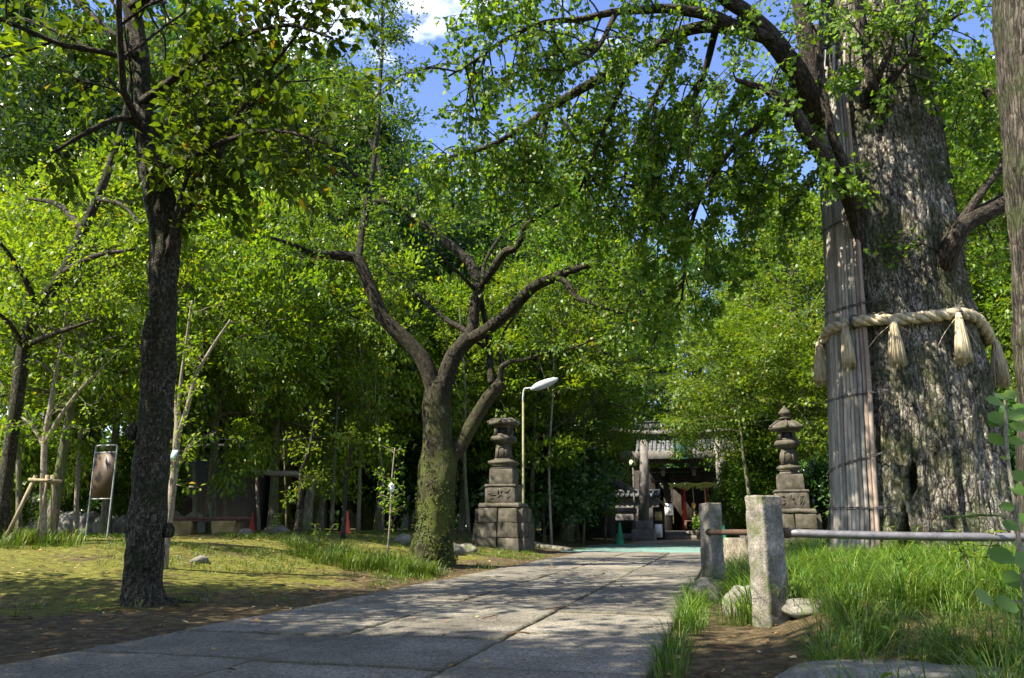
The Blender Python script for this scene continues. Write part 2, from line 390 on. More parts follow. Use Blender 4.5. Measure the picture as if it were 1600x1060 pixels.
M['ivy_leaf'] = leaf_mat('ivy_leaf', [(0, (.03, .055, .012)), (.6, (.06, .085, .016)), (1, (.10, .12, .025))], .3, .6, .12)
M['grass'] = leaf_mat('grass', [(0, (.03, .075, .008)), (.5, (.07, .13, .012)), (.93, (.135, .19, .022)), (1, (.26, .22, .09))], .35, .45, .3)
M['sprig_leaf'] = leaf_mat('sprig_leaf', [(0, (.10, .19, .03)), (1, (.17, .26, .05))], .5, .4, var=.05)
# bark
M['bark_ginkgo'] = bark_mat('bark_ginkgo', (.010, .009, .006), (.10, .088, .062), (.50, .45, .36), (.045, .06, .022), .42, 1.0, .26, 1., .05)
M['bark_dark'] = bark_mat('bark_dark', (.006, .0055, .004), (.034, .030, .021), (.19, .17, .125), (.022, .028, .010), .35, 2.0, .6, 1., .02)
M['bark_moss'] = bark_mat('bark_moss', (.010, .008, .005), (.045, .038, .024), (.15, .13, .09), (.075, .09, .018), .52, 1.8, .5, .9, .015)
M['bark_branch'] = bark_mat('bark_branch', (.009, .007, .005), (.034, .028, .021), (.12, .10, .078), None, .3, 2.2, .35, .9, .015)
M['bark_cherry'] = bark_mat('bark_cherry', (.005, .0045, .0035), (.022, .019, .014), (.095, .082, .06), (.07, .082, .016), .62, 1.8, .5, .9, .015, (1.2, 3.8))
M['bark_road'] = bark_mat('bark_road', (.008, .007, .006), (.05, .043, .034), (.16, .14, .11), (.04, .05, .018), .25, 1.2, .18, 1., .04)
M['bark_limb'] = bark_mat('bark_limb', (.006, .005, .004), (.028, .023, .017), (.12, .10, .075), (.05, .058, .014), .2, 1.8, .5, .9, .015)
M['bark_forest'] = bark_mat('bark_forest', (.03, .026, .018), (.115, .10, .075), (.26, .24, .19), (.07, .09, .025), .5, 1.0, .2, .9, .02)
M['bark_pale'] = bark_mat('bark_pale', (.10, .085, .06), (.22, .19, .14), (.36, .32, .25), None, .3, 3, .3, .5, .006)
M['bark_ginkgo'] = ginkgo_bark()
# stone, wood, metal
M['granite'] = stone_mat('granite', (.055, .05, .042), (.17, .155, .13), (.40, .37, .325), (.07, .085, .025), .50, 1.3, 1., .016)
M['lantern_stone'] = stone_mat('lantern_stone', (.028, .024, .018), (.078, .068, .052), (.18, .16, .128), (.05, .056, .02), .52, 1., .5, .015)
M['rock'] = stone_mat('rock', (.06, .055, .045), (.14, .13, .11), (.27, .25, .21), (.08, .11, .03), .52, 1., .7, .012)
M['torii_stone'] = stone_mat('torii_stone', (.06, .056, .05), (.14, .13, .12), (.24, .225, .2), None, .5, .8, .3, .01)
M['bamboo'] = None

def slab_mat():
    t = NT('slab_stone'); o = t.obj(); sp_ = t.n('SeparateXYZ', {0: t.attr('bk')}); r = sp_.outputs[0]; ed = sp_.outputs[1]
    n1 = t.noise(o, 1.1, 6, .6); n2 = t.noise(o, 24, 5, .75); n3 = t.noise(o, 58, 3, .75)
    col = t.ramp(t.math('ADD', t.math('MULTIPLY', n2, .55), t.math('MULTIPLY', n1, .45)), [(.34, (.055, .049, .039)), (.5, (.14, .127, .103)), (.66, (.29, .265, .218))])
    col = t.mix(.9, col, t.ramp(n3, [(.36, .28), (.60, 1.4)]), 'MULTIPLY')
    col = t.mix(1., col, t.ramp(r, [(0, .78), (1, 1.1)]), 'MULTIPLY')
    st = t.ramp(t.noise(o, .55, 7, .7, .5), [(.5, 0.), (.7, .55)]); col = t.mix(st, col, (.085, .08, .06))
    dm = t.math('ADD', t.math('MULTIPLY', ed, .75), t.math('MULTIPLY', t.noise(o, 6, 6, .7), .8)); col = t.mix(t.ramp(dm, [(.62, 0.), (1.0, .6)]), col, t.mix(n2, (.03, .025, .015), (.085, .08, .03)))
    return t.finish(col, .85, t.bump(t.math('ADD', n2, t.math('MULTIPLY', n3, .8)), .9, .012), spec=.25)
def ground_mat():
    t = NT('forest_floor'); o = t.obj(); m = t.attr('rnd', 'Fac')
    n1 = t.noise(o, .9, 7, .65); n2 = t.noise(o, 9, 6, .7); n3 = t.noise(o, 60, 3, .7)
    dirt = t.ramp(n2, [(.3, (.025, .018, .010)), (.5, (.07, .052, .028)), (.7, (.16, .125, .07))])
    moss = t.ramp(t.math('ADD', t.math('MULTIPLY', n2, .6), t.math('MULTIPLY', n3, .4)), [(.33, (.038, .038, .010)), (.5, (.10, .10, .020)), (.66, (.21, .20, .042))])
    f = t.ramp(t.math('MULTIPLY', t.math('ADD', t.math('ADD', m, t.math('MULTIPLY', n1, 1.7)), t.math('MULTIPLY', n2, .8)), .4), [(.645, 0.), (.76, 1.)])
    col = t.mix(f, dirt, moss)
    col = t.mix(.6, col, t.ramp(n3, [(.32, .4), (.6, 1.2)]), 'MULTIPLY')
    return t.finish(col, .95, t.bump(t.math('ADD', n3, t.math('MULTIPLY', n2, 1.5)), .9, .02), spec=.1)
def wood_mat(name, a, b, c, sc=6.):
    t = NT(name); o = t.scale(t.obj(), (1, 1, .12)); n1 = t.noise(o, sc * 4, 6, .65); n2 = t.noise(t.obj(), sc * .5, 5, .6)
    col = t.ramp(t.math('ADD', t.math('MULTIPLY', n1, .6), t.math('MULTIPLY', n2, .4)), [(.36, a), (.5, b), (.64, c)])
    return t.finish(col, .8, t.bump(n1, .5, .006), spec=.2)
def bamboo_mat():
    t = NT('bamboo'); v = t.attr('bk'); r = t.attr('rnd', 'Fac')
    n1 = t.noise(t.scale(v, (1, 1, .06)), 40, 5, .6); n2 = t.noise(v, 2.5, 5, .65)
    col = t.ramp(r, [(0, (.14, .125, .108)), (.4, (.28, .255, .22)), (.75, (.42, .385, .335)), (1, (.27, .20, .155))])
    col = t.mix(.8, col, t.ramp(n1, [(.3, .45), (.6, 1.15)]), 'MULTIPLY')
    col = t.mix(t.ramp(n2, [(.5, 0.), (.66, .6)]), col, (.07, .06, .05))
    return t.finish(col, .6, t.bump(n1, .5, .004), spec=.35)
def teal_mat():
    t = NT('teal_paint'); o = t.obj(); n1 = t.noise(o, 1.5, 6, .6); n2 = t.noise(o, 18, 5, .7)
    col = t.ramp(n2, [(.35, (.05, .15, .135)), (.65, (.10, .23, .21))]); col = t.mix(t.ramp(t.math('ADD', t.math('MULTIPLY', n1, .6), t.math('MULTIPLY', n2, .4)), [(.44, 0.), (.58, .85)]), col, (.13, .125, .105))
    return t.finish(col, .8, t.bump(n2, .4, .005))
def roof_mat():
    t = NT('roof_tile'); o = t.obj(); n1 = t.noise(o, 5, 6, .65); n2 = t.noise(o, 40, 3, .6)
    return t.finish(t.ramp(t.math('ADD', t.math('MULTIPLY', n1, .6), t.math('MULTIPLY', n2, .4)), [(.36, (.022, .024, .026)), (.52, (.06, .064, .068)), (.66, (.14, .145, .15))]), .6, t.bump(n2, .3, .01), spec=.4)
M['slab'] = slab_mat(); M['ground'] = ground_mat(); M['bamboo'] = bamboo_mat(); M['teal'] = teal_mat(); M['roof'] = roof_mat()
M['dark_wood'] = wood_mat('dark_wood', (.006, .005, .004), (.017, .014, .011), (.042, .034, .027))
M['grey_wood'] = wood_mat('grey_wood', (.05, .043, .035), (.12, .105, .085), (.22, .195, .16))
M['stake_wood'] = wood_mat('stake_wood', (.09, .07, .04), (.19, .155, .09), (.30, .25, .15))
M['red_wood'] = wood_mat('red_wood', (.05, .026, .018), (.10, .052, .038), (.18, .105, .08))
M['vermilion'] = plain_mat('vermilion', (.30, .03, .02), (.50, .06, .035), 5, .6)
M['steel'] = plain_mat('steel', (.10, .095, .10), (.21, .20, .205), 9, .45, .6, bump=.15)
M['rust'] = plain_mat('rust', (.035, .021, .014), (.11, .065, .042), 14, .85, .1, bump=.6)
M['straw'] = plain_mat('straw', (.20, .16, .095), (.52, .45, .31), 26, .9, stretch=(1, 1, .25), bump=.6)
M['fresh_straw'] = plain_mat('fresh_straw', (.30, .36, .08), (.50, .50, .15), 20, .8)
M['tie'] = plain_mat('tie', (.03, .028, .03), (.10, .09, .09), 20, .8)
M['lamp_shell'] = plain_mat('lamp_shell', (.26, .27, .27), (.42, .43, .43), 5, .4)
M['frame_metal'] = plain_mat('frame_metal', (.16, .17, .16), (.34, .35, .33), 12, .5, .3)
M['white_paint'] = plain_mat('white_paint', (.45, .45, .45), (.7, .71, .71), 5, .5, bump=.05)
M['paper'] = plain_mat('paper', (.62, .62, .63), (.78, .78, .78), 4, .8, bump=.05)
M['ink'] = plain_mat('ink', (.02, .02, .02), (.04, .04, .04), 4, .8)
M['grey_siding'] = plain_mat('grey_siding', (.045, .047, .062), (.10, .105, .135), 3, .7, stretch=(5, 5, .4))
M['dark_siding'] = plain_mat('dark_siding', (.015, .014, .016), (.045, .04, .045), 3, .8, stretch=(5, 5, .4))
M['dark_green'] = plain_mat('dark_green', (.008, .035, .026), (.02, .07, .05), 5, .6)
M['cone_green'] = plain_mat('cone_green', (.01, .20, .09), (.02, .28, .13), 3, .5, bump=.05)
M['cone_red'] = plain_mat('cone_red', (.38, .04, .02), (.55, .08, .04), 3, .5, bump=.05)
M['cone_faded'] = plain_mat('cone_faded', (.34, .16, .11), (.46, .24, .17), 3, .6, bump=.05)
M['brown_panel'] = plain_mat('brown_panel', (.030, .018, .010), (.065, .042, .024), 2, .5)
M['bench_stone'] = stone_mat('bench_stone', (.13, .09, .035), (.25, .18, .08), (.36, .28, .15), None, .5, 1.5)
M['lamp_glass'] = plain_mat('lamp_glass', (.52, .55, .34), (.66, .68, .46), 3, .3)
M['pole_yellow'] = plain_mat('pole_yellow', (.10, .105, .045), (.20, .20, .09), 6, .6)
M['brass'] = plain_mat('brass', (.45, .28, .06), (.6, .4, .1), 4, .35, .8)
M['gilt'] = plain_mat('gilt', (.35, .27, .12), (.5, .4, .2), 9, .5, .2)
M['litter'] = leaf_mat('litter', [(0, (.10, .055, .025)), (.55, (.2, .13, .05)), (.8, (.36, .27, .06)), (1, (.42, .38, .22))], .2, .7, .1, (1, 1, 1), 0)
M['tag_blue'] = plain_mat('tag_blue', (.30, .48, .60), (.6, .72, .78), 20, .5)

# ------------------------------------------------------------------ ground, path, paving
xs = np.concatenate([-np.geomspace(300, 16, 22), np.arange(-15.5, 15.5, .13), np.geomspace(16, 300, 22)])
ys = np.concatenate([np.arange(-40, 2, 3.), np.arange(2, 30, .13), np.arange(30, 60, .8), np.geomspace(61, 500, 18)])
gx, gy = np.meshgrid(xs, ys, indexing='ij'); gz = gh(gx, gy)
uu = gx * PE[0] + gy * PE[1]; s_ = U_L - uu; t_ = uu - U_R
moss = .12 + .58 * smooth((gy - 5.5) / 6) * smooth((s_ - .2) / 2.0) * (1 - .4 * smooth((gy - 19) / 6))
moss = np.where(t_ > 0, .12 + .35 * smooth((t_ - .8) / 1.5), np.where(s_ > 0, moss, .1))
nx, ny = len(xs), len(ys)
i = (np.arange(nx - 1)[:, None] * ny + np.arange(ny - 1)[None]).reshape(-1)
g = MB(); g.add(np.stack([gx, gy, gz], -1).reshape(-1, 3), {4: np.stack([i, i + ny, i + ny + 1, i + 1], -1)}, rn=moss.reshape(-1))
struct(g.build('ground', M['ground'], None, True))

V_T0, V_T1 = 26.5, 37.5
def uv(u, v, z=0.): return V(PE[0] * u + PD[0] * v, PE[1] * u + PD[1] * v, z)
pm = MB()
for (a, b, seed) in ((U_L, U_B, 1), (U_B, U_A, 2), (U_A, U_R, 3)):
    r = random.Random(seed); v = -3 + r.random()
    while v < V_T0:
        l = r.uniform(.95, 1.75); e = min(v + l, V_T0)
        z = .045 + r.uniform(-.008, .008); w_, l_ = (b - a) - .010, (e - v) - .010; nu, nv_ = 18, 22
        gu = np.concatenate([[0, .012, .03], np.linspace(.07, .93, nu - 6), [.97, .988, 1]]) - .5; gv = np.concatenate([[0, .01, .025], np.linspace(.06, .94, nv_ - 6), [.975, .99, 1]]) - .5
        U, Vv = np.meshgrid(gu, gv, indexing='ij'); ed_ = np.minimum((.5 - np.abs(U)) * w_, (.5 - np.abs(Vv)) * l_)
        uu_, vv_ = (a + b) / 2 + U * w_, (v + e) / 2 + Vv * l_
        nn = vnoise(np.stack([uu_ * 5, vv_ * 5, 0 * uu_ + seed], -1)); n2_ = vnoise(np.stack([uu_ * 17, vv_ * 17, 0 * uu_ + seed], -1))
        chip = np.maximum(0, vnoise(np.stack([uu_ * 7 + 40, vv_ * 7, 0 * uu_], -1)) - .25) * .05
        zz_ = z + .004 * nn + .0025 * n2_ + U * r.uniform(-.010, .010) + Vv * r.uniform(-.012, .012) - (.012 + chip) * np.exp(-ed_ / .009)
        sh = np.where(ed_ < .003, .010 * n2_, 0); xx_ = uu_ - np.sign(U) * np.abs(sh) * (np.abs(U) > .49); yy_ = vv_ - np.sign(Vv) * np.abs(sh) * (np.abs(Vv) > .49)
        top = np.stack([PE[0] * xx_ + PD[0] * yy_, PE[1] * xx_ + PD[1] * yy_, zz_], -1)
        ii_ = (np.arange(nu - 1)[:, None] * nv_ + np.arange(nv_ - 1)[None]).reshape(-1)
        tone = r.random(); bk_ = np.stack([0 * U + tone, np.exp(-ed_ / .035), 0 * U], -1).reshape(-1, 3)
        pm.add(top.reshape(-1, 3), {4: np.stack([ii_, ii_ + nv_, ii_ + nv_ + 1, ii_ + 1], -1)}, bk_)
        loop = [i_ * nv_ for i_ in range(nu)] + [(nu - 1) * nv_ + j_ for j_ in range(1, nv_)] + [i_ * nv_ + nv_ - 1 for i_ in range(nu - 2, -1, -1)] + [j_ for j_ in range(nv_ - 2, 0, -1)]
        tv = top.reshape(-1, 3)[loop]; bt = tv * V(1, 1, 0) + V(0, 0, -.06); m_ = len(loop); q_ = np.arange(m_)
        pm.add(np.vstack([tv, bt]), {4: np.stack([q_, q_ + m_, (q_ + 1) % m_ + m_, (q_ + 1) % m_], -1)}, np.tile(V(tone, 1, 0), (2 * m_, 1))); v = e
struct(pm.build('path', M['slab'], None, True))
pv = MB(); c = uv((U_L - 2 + U_R + 2) / 2, (V_T0 + V_T1) / 2)
pv.box((c[0] + .3, c[1], .0), (U_R - U_L + 3.0, V_T1 - V_T0, .07), -PA, bevel=.01)
struct(pv.build('pavement', M['teal']))
fm = MB()
for k, v in enumerate(np.arange(V_T1 + .02, 46, 1.4)):
    for u0, u1 in ((U_L, U_B), (U_B, U_A), (U_A, U_R)):
        c = uv((u0 + u1) / 2, v + .7); fm.box((c[0], c[1], .0), (u1 - u0 - .03, 1.37, .09 + random.uniform(-.006, .006)), -PA, bevel=.012); fm.bk[-1] = np.tile(V(random.random(), 0, 0), (len(fm.v[-1]), 1))
struct(fm.build('forecourt_paving', M['slab']))
# stone kerb running left of the teal pavement
km = MB()
a = GY(815, 30); b = uv(U_L - .6, 27.2)
for k in range(5):
    p, q = a + (b - a) * (k / 5.), a + (b - a) * ((k + .97) / 5.)
    km.beam(V(p[0], p[1], float(gh(p[0], p[1])) + .06), V(q[0], q[1], float(gh(q[0], q[1])) + .06), .35, .16)
tag(km.build('stone_kerb', M['rock']), 'low stone kerb lying between the stone lantern and the teal paving', 'kerb', kind='structure')

# ------------------------------------------------------------------ growing things
def grow(mb, lp, p, d, Ln, r, lev, maxlev, rg, nch, up=.05, wander=.18, ang=(35, 65), ratio=(.45, .7), tip=.4, n=5, sides=(8, 6, 4, 3)):
    pts = [np.array(p, float)]; d = norm(d); ds = []
    for k in range(n):
        d = norm(d + rg.normal(0, wander, 3) + V(0, 0, up)); pts.append(pts[-1] + d * Ln / n); ds.append(d)
    mb.tube(pts, np.linspace(r, max(r * tip, .004), n + 1), sides[min(lev, 3)], cap=False)
    if lev >= maxlev:
        for k in range(1, n + 1): lp.append((pts[k], ds[min(k, n - 1)]))
        return
    m = nch[lev]
    for c in range(m):
        t = .22 + .78 * (c + rg.random()) / m; k = min(int(t * n), n - 1); q = pts[k] + (pts[k + 1] - pts[k]) * (t * n - k)
        a = R(rg.uniform(*ang)); w = norm(np.cross(ds[k], rg.normal(0, 1, 3))); nd = ds[k] * cos(a) + w * sin(a)
        grow(mb, lp, q, nd, Ln * rg.uniform(*ratio) * (1.1 - .35 * t), max(r * (1 - .55 * t) * .6, .005), lev + 1, maxlev, rg, nch, up, wander, ang, ratio, tip, n, sides)
    lp.append((pts[-1], ds[-1]))

def spray(mb, lp, m, rh, rv, size, shape, rg, flat=.6, width=1., jit=.35):
    C = np.array([a for a, b in lp]); D0 = np.array([b for a, b in lp]); n = len(C)
    C = np.repeat(C, m, 0); D0 = np.repeat(D0, m, 0)
    o = rg.normal(0, 1, (n * m, 3)) * V(rh, rh, rv); o = o + D0 * rh * .4
    D = norm(o / V(rh, rh, rv) * .6 + D0 * .7 + rg.normal(0, .5, (n * m, 3)) + V(0, 0, -.25))
    N = norm(rg.normal(0, 1, (n * m, 3)) * (1 - flat) + V(0, 0, flat) + norm(o) * .2)
    keep = rg.random(n * m) > .1 * 0
    mb.leaves((C + o)[keep], D[keep], N[keep], size * rg.uniform(.45, 1.45, keep.sum()), shape, width, rg)

def proto(name, label, cat, seed, H, cb, Rr, tr, nl, nch, leafm, size, shape, mleaf, mbark, rh, rv, flat=.6, lean=0., prof='round', up=.05, maxlev=2, ang_up=(5, 40), group=None, crown_name='crown', lump=.06):
    rg = np.random.default_rng(seed)
    root = thing(name, label, cat, (0, 0, 0), group)
    tb, lp = MB(), []
    k = np.linspace(0, 1, 9); ax = np.cumsum(rg.normal(0, .025 * H / 9, 9)) + lean * k * H; ay = np.cumsum(rg.normal(0, .025 * H / 9, 9))
    pts = catmull(np.stack([ax - ax[0], ay - ay[0], k * H * .93 - .15], -1), 6)
    kk = np.linspace(0, 1, len(pts)); rad = tr * (1 - .88 * kk) * (1 + .55 * np.exp(-kk * H / .5))
    tb.tube(pts, rad, 16, lump=lump, seed=seed)
    for q in range(nl):
        t = (q + .5 * rg.random()) / nl; h = cb + (H * .92 - cb) * t; i_ = np.argmin(np.abs(pts[:, 2] - h)); az = q * 2.4 + rg.uniform(-.5, .5)
        pf = {'round': .35 + .65 * sin(pi * min(1, .18 + .82 * t)), 'cone': 1.05 - .85 * t, 'vase': .5 + .6 * t * (1.25 - t) * 2, 'flat': .8 + .2 * sin(pi * t)}[prof]
        el = R(rg.uniform(*ang_up)) + t * .5
        d = V(cos(az) * cos(el), sin(az) * cos(el), sin(el))
        grow(tb, lp, pts[i_], d, Rr * pf * rg.uniform(.7, 1.15), rad[i_] * .5, 1, maxlev + 1, rg, (0,) + nch, up)
    grow(tb, lp, pts[-2], V(0, 0, 1), Rr * .4, rad[-1], 1, maxlev + 1, rg, (0,) + nch, up)
    tb.build('trunk', mbark, root, True)
    cb_ = MB(); spray(cb_, lp, leafm, rh, rv, size, shape, rg, flat)
    cb_.build(crown_name, mleaf, root, True)
    print(name, seed, 'leaf points', len(lp), 'leaves', len(lp) * leafm)
    return root

# ------------------------------------------------------------------ the great ginkgo
YG = 12.0
rows = [(-420, 1350, 52), (-200, 1358, 62), (0, 1366, 76), (150, 1372, 84), (300, 1390, 95), (430, 1403, 102), (500, 1412, 110), (600, 1425, 120), (700, 1434, 127), (800, 1443, 132), (850, 1448, 138), (905, 1452, 152)]
tz, txx, trr = [], [], []
for py, cx, hw in rows:
    p = P(cx - 6, py, YG); tz.append(p[2]); txx.append(p[0]); trr.append(hw * .925 * mpp(p))   # off-axis widening allowed for
tz, txx, trr = [np.array(a)[::-1] for a in (tz, txx, trr)]
def gk(z): return np.interp(z, tz, txx), np.interp(z, tz, trr)
def gproj(v):
    d = v - V(0, 0, CAM_H); zc = d[..., 1] * cos(TILT) + d[..., 2] * sin(TILT); yc = -d[..., 1] * sin(TILT) + d[..., 2] * cos(TILT)
    return 800 + F * d[..., 0] / zc, 530 - F * yc / zc
NZ, NA = 520, 380
zz = np.linspace(-.15, tz[-1], NZ)[:, None] + np.zeros((1, NA)); th = np.zeros((NZ, 1)) + np.arange(NA)[None] * 2 * pi / NA
cx, rr = gk(zz)
cs, sn = np.cos(th), np.sin(th)
q = np.stack([cs * 1.2, sn * 1.2, zz * .16], -1)
flute = .075 * vnoise(q * 2.2 + 3) + .045 * vnoise(np.stack([cs * 3.2, sn * 3.2, zz * .12], -1) + 9)
ridg = .040 * (1 - 2 * np.abs(vnoise(np.stack([cs * 9, sn * 9, zz * .5], -1) + 31))) + .018 * (1 - 2 * np.abs(vnoise(np.stack([cs * 22, sn * 22, zz * 1.6], -1) + 5)))
fine = .012 * fbm(np.stack([cs * 34, sn * 34, zz * 6], -1), 2)
flare = .24 * np.exp(-np.maximum(zz - .2, 0) / .38) * (.5 + .9 * np.maximum(0, vnoise(np.stack([cs * 2.6, sn * 2.6, 0 * zz], -1) + 2)))
calm = 1 - .75 * np.exp(-((np.mod(th + pi / 2 + R(66) + pi, 2 * pi) - pi) / .35) ** 2)
r2 = rr * (1 + (flute + ridg + fine) * calm + flare)
base = np.stack([cx + r2 * cs, YG + r2 * sn, zz], -1)
px_, py_ = gproj(base); front = base[..., 1] < YG
m1 = smooth(1.25 - ((px_ - 1425) / 8) ** 2 - ((py_ - 748) / 27) ** 2)
hw2 = np.clip((py_ - 786) / 100, 0, 1) * 17 + .01; m2 = smooth((1.3 - np.abs(px_ - 1413) / hw2) * 1.6) * smooth((py_ - 790) / 8)
r2 = r2 - front * np.maximum(m1, m2) * .45
base = np.stack([cx + r2 * cs, YG + r2 * sn, zz], -1)
gp0 = V(float(gk(.3)[0]), YG, 0)
ginkgo = thing('ginkgo_tree', 'giant old ginkgo with a thick mottled grey trunk bound by a straw rope', 'tree', gp0 + V(0, 0, .3))
gm = MB(); i = np.arange(NZ - 1)[:, None] * NA; j = np.arange(NA)[None]; j2 = (j + 1) % NA
gm.add(base.reshape(-1, 3), {4: np.stack([i + j, i + j2, i + NA + j2, i + NA + j], -1).reshape(-1, 4)}, np.stack([rr * cs, rr * sn, zz], -1).reshape(-1, 3))
gm.build('trunk', M['bark_ginkgo'], ginkgo, True)

def limb(spec, Y0):                            # spec: (px, py, radius px, depth offset)
    pts, rad = [], []
    for s in spec:
        p = P(s[0], s[1], Y0 + (s[3] if len(s) > 3 else 0)); pts.append(p); rad.append(s[2] * mpp(p))
    c = catmull(np.hstack([np.array(pts), np.array(rad)[:, None]]), 6)
    return c[:, :3], np.maximum(c[:, 3], .004)
def twigs(mb, lp, pts, rg, per_m, ln, out=1., droop=-.25, sub=3, t0=.1, rad=.010, npt=7, wander=.14):
    seg = np.linalg.norm(np.diff(pts, axis=0), axis=1); cum = np.concatenate([[0], np.cumsum(seg)]); T = cum[-1]
    for k in range(int(T * per_m)):
        s = T * (t0 + (1 - t0) * rg.random()); i_ = min(np.searchsorted(cum, s) - 1, len(seg) - 1); i_ = max(i_, 0)
        q = pts[i_] + (pts[i_ + 1] - pts[i_]) * ((s - cum[i_]) / (seg[i_] + 1e-6)); t = norm(pts[i_ + 1] - pts[i_])
        w = norm(np.cross(t, rg.normal(0, 1, 3))); d = norm(w * out + t * rg.uniform(.1, .9) + V(0, 0, rg.uniform(-.1, .25)))
        l = ln * rg.uniform(.45, 1.25); pp = [q]; dd = d; ds = []
        for n_ in range(npt):
            dd = norm(dd + rg.normal(0, wander, 3) + V(0, 0, droop * (.4 + n_ / npt))); pp.append(pp[-1] + dd * l / npt); ds.append(dd)
        mb.tube(pp, np.linspace(rad, .003, npt + 1), 4, cap=False)
        for n_ in range(2 if npt < 7 else 3, npt + 1): lp.append((pp[n_], ds[n_ - 1]))
        for u in range(sub):
            k0 = rg.integers(1, npt); d2 = norm(ds[k0 - 1] + rg.normal(0, .6, 3) + V(0, 0, droop * .5)); p2 = [pp[k0]]
            for n_ in range(4):
                d2 = norm(d2 + rg.normal(0, wander, 3) + V(0, 0, droop)); p2.append(p2[-1] + d2 * l * .12); lp.append((p2[-1], d2))
            mb.tube(p2, np.linspace(rad * .5, .0025, 5), 3, cap=False)
def hang_leaves(mb, lp, m, off, size, shape, rg, down=.6, flat=.4, width=1.):
    C = np.repeat(np.array([a for a, b in lp]), m, 0); D = np.repeat(np.array([b for a, b in lp]), m, 0); n = len(C)
    o = norm(rg.normal(0, 1, (n, 3)) + V(0, 0, -down * .5)) * off * rg.uniform(.4, 1.4, (n, 1))
    Dd = norm(o / off + D * .4 + rg.normal(0, .35, (n, 3)) + V(0, 0, -down)); N = norm(rg.normal(0, 1, (n, 3)) * (1 - flat) + V(0, 0, flat))
    mb.leaves(C + o, Dd, N, size * rg.uniform(.65, 1.2, n), shape, width, rg)

rg = np.random.default_rng(21)
lm, wm, lp = MB(), MB(), []
GL = [
    ([(1300, 215, 16, .2), (1262, 150, 15, -.6), (1238, 104, 14, -.9), (1197, 51, 12, -1.1), (1150, 8, 10, -1.3), (1060, -40, 8, -1.5), (940, -60, 6, -1.7), (800, -50, 4, -2)], 1.6),
    ([(1205, 60, 10, -1.1), (1155, 45, 9, -1.2), (1112, 25, 8, -1.3), (1070, 17, 7, -1.4), (1027, 14, 6, -1.5), (963, 19, 5, -1.6), (908, 30, 4, -1.7), (849, 36, 3.4, -1.8), (790, 62, 2.6, -1.9), (740, 96, 1.8, -2), (700, 120, 1.2, -2)], 3.4),
    ([(1190, 42, 9, -1.1), (1112, 42, 8, -.8), (1070, 49, 7.5, -.7), (1027, 70, 7, -.7), (985, 98, 7, -.7), (934, 125, 6.5, -.7), (891, 149, 6, -.8), (857, 170, 5, -.8), (823, 195, 4.5, -.9), (785, 219, 3.8, -1), (743, 236, 2.8, -1), (700, 246, 2, -1), (658, 256, 1.4, -1)], 3.6),
    ([(1300, 215, 6, .2), (1230, 166, 5, -.4), (1202, 183, 4.5, -.5), (1155, 221, 4, -.6), (1112, 276, 3.5, -.6), (1087, 327, 3, -.6), (1072, 400, 2, -.6), (1066, 470, 1.2, -.6)], 2.2),
    ([(1340, 335, 8, -.68), (1332, 316, 12, -.85), (1322, 296, 11, -1.1), (1291, 253, 9.5, -1.5), (1260, 208, 9, -1.7), (1234, 168, 8, -1.8), (1195, 140, 5, -2), (1150, 125, 3, -2.2)], 2.6),
    ([(1350, 345, 4, -.66), (1345, 330, 8, -.8), (1327, 276, 7, -1.1), (1300, 210, 6, -1.3), (1285, 130, 5, -1.4), (1275, 40, 4, -1.5)], 1.0),
    ([(1346, 395, 2, -.60), (1342, 365, 8, -.66), (1336, 335, 11, -.74), (1328, 306, 12, -.95)], 0),
    ([(1388, 185, 3, -.7), (1385, 170, 7, -.8), (1362, 130, 6.5, -1.2), (1352, 60, 6, -1.25), (1341, 0, 5.5, -1.3), (1330, -80, 5, -1.3)], 1.2),
    ([(1354, 170, 3, -.68), (1360, 145, 7, -.82), (1372, 118, 6, -1.15), (1384, 92, 4, -1.3), (1400, 40, 3, -1.4)], 2.4),
    ([(1366, 175, 3, -.7), (1370, 152, 7, -.82), (1398, 120, 5, -1.2), (1430, 80, 4, -1.4), (1465, 50, 3, -1.6), (1500, 20, 2, -1.8)], 6.0),
    ([(1468, 462, 5, -.40), (1472, 440, 15, -.5), (1480, 398, 14, -.95), (1504, 353, 13, -1.1), (1545, 330, 12, -1.1), (1583, 308, 11, -1.1), (1640, 270, 9, -1.2)], .6),
    ([(1500, 352, 8, -1.1), (1517, 325, 6, -1.15), (1540, 292, 5, -1.2), (1567, 255, 4, -1.2), (1585, 190, 3, -1.2)], 1.6),
    ([(1450, 70, 7, -.2), (1504, 109, 5, -.4), (1549, 154, 4.5, -.5), (1578, 196, 4, -.6), (1620, 240, 3, -.7)], 5.0),
    ([(1275, 190, 13, 0), (1268, 110, 13, -.1), (1255, 30, 12, -.2), (1245, -60, 10, -.3)], .8),
    ([(1292, 330, 7, .1), (1288, 260, 9, 0), (1280, 200, 12, 0), (1272, 160, 12, 0)], 0),
    ([(985, 98, 4.5, -.7), (962, 160, 3.4, -.6), (932, 230, 2.4, -.6), (905, 300, 1.4, -.5)], 4.5),
    ([(1070, 49, 5, -.7), (1040, 120, 4, -.3), (1002, 200, 3, 0), (972, 290, 2, .2), (950, 350, 1.2, .3)], 4.5),
    ([(857, 170, 4, -.8), (842, 235, 2.8, -.9), (805, 300, 1.6, -1)], 4.2),
    ([(1120, 40, 5, -.8), (1095, 130, 4, -.2), (1050, 220, 3, .2), (1020, 310, 2, .5)], 4.2),
    ([(963, 20, 4, -1.6), (930, 80, 3, -1.9), (880, 110, 2, -2.2)], 4.0),
    ([(1290, -40, 12, 0), (1180, -90, 9, -1), (1050, -110, 7, -2), (880, -90, 5, -2.6), (720, -40, 3, -3)], 3.0),
    ([(1400, -60, 12, 0), (1480, -120, 8, -.8), (1560, -110, 5, -1.6), (1640, -60, 3, -2.2)], 3.0),
]
dens = rg
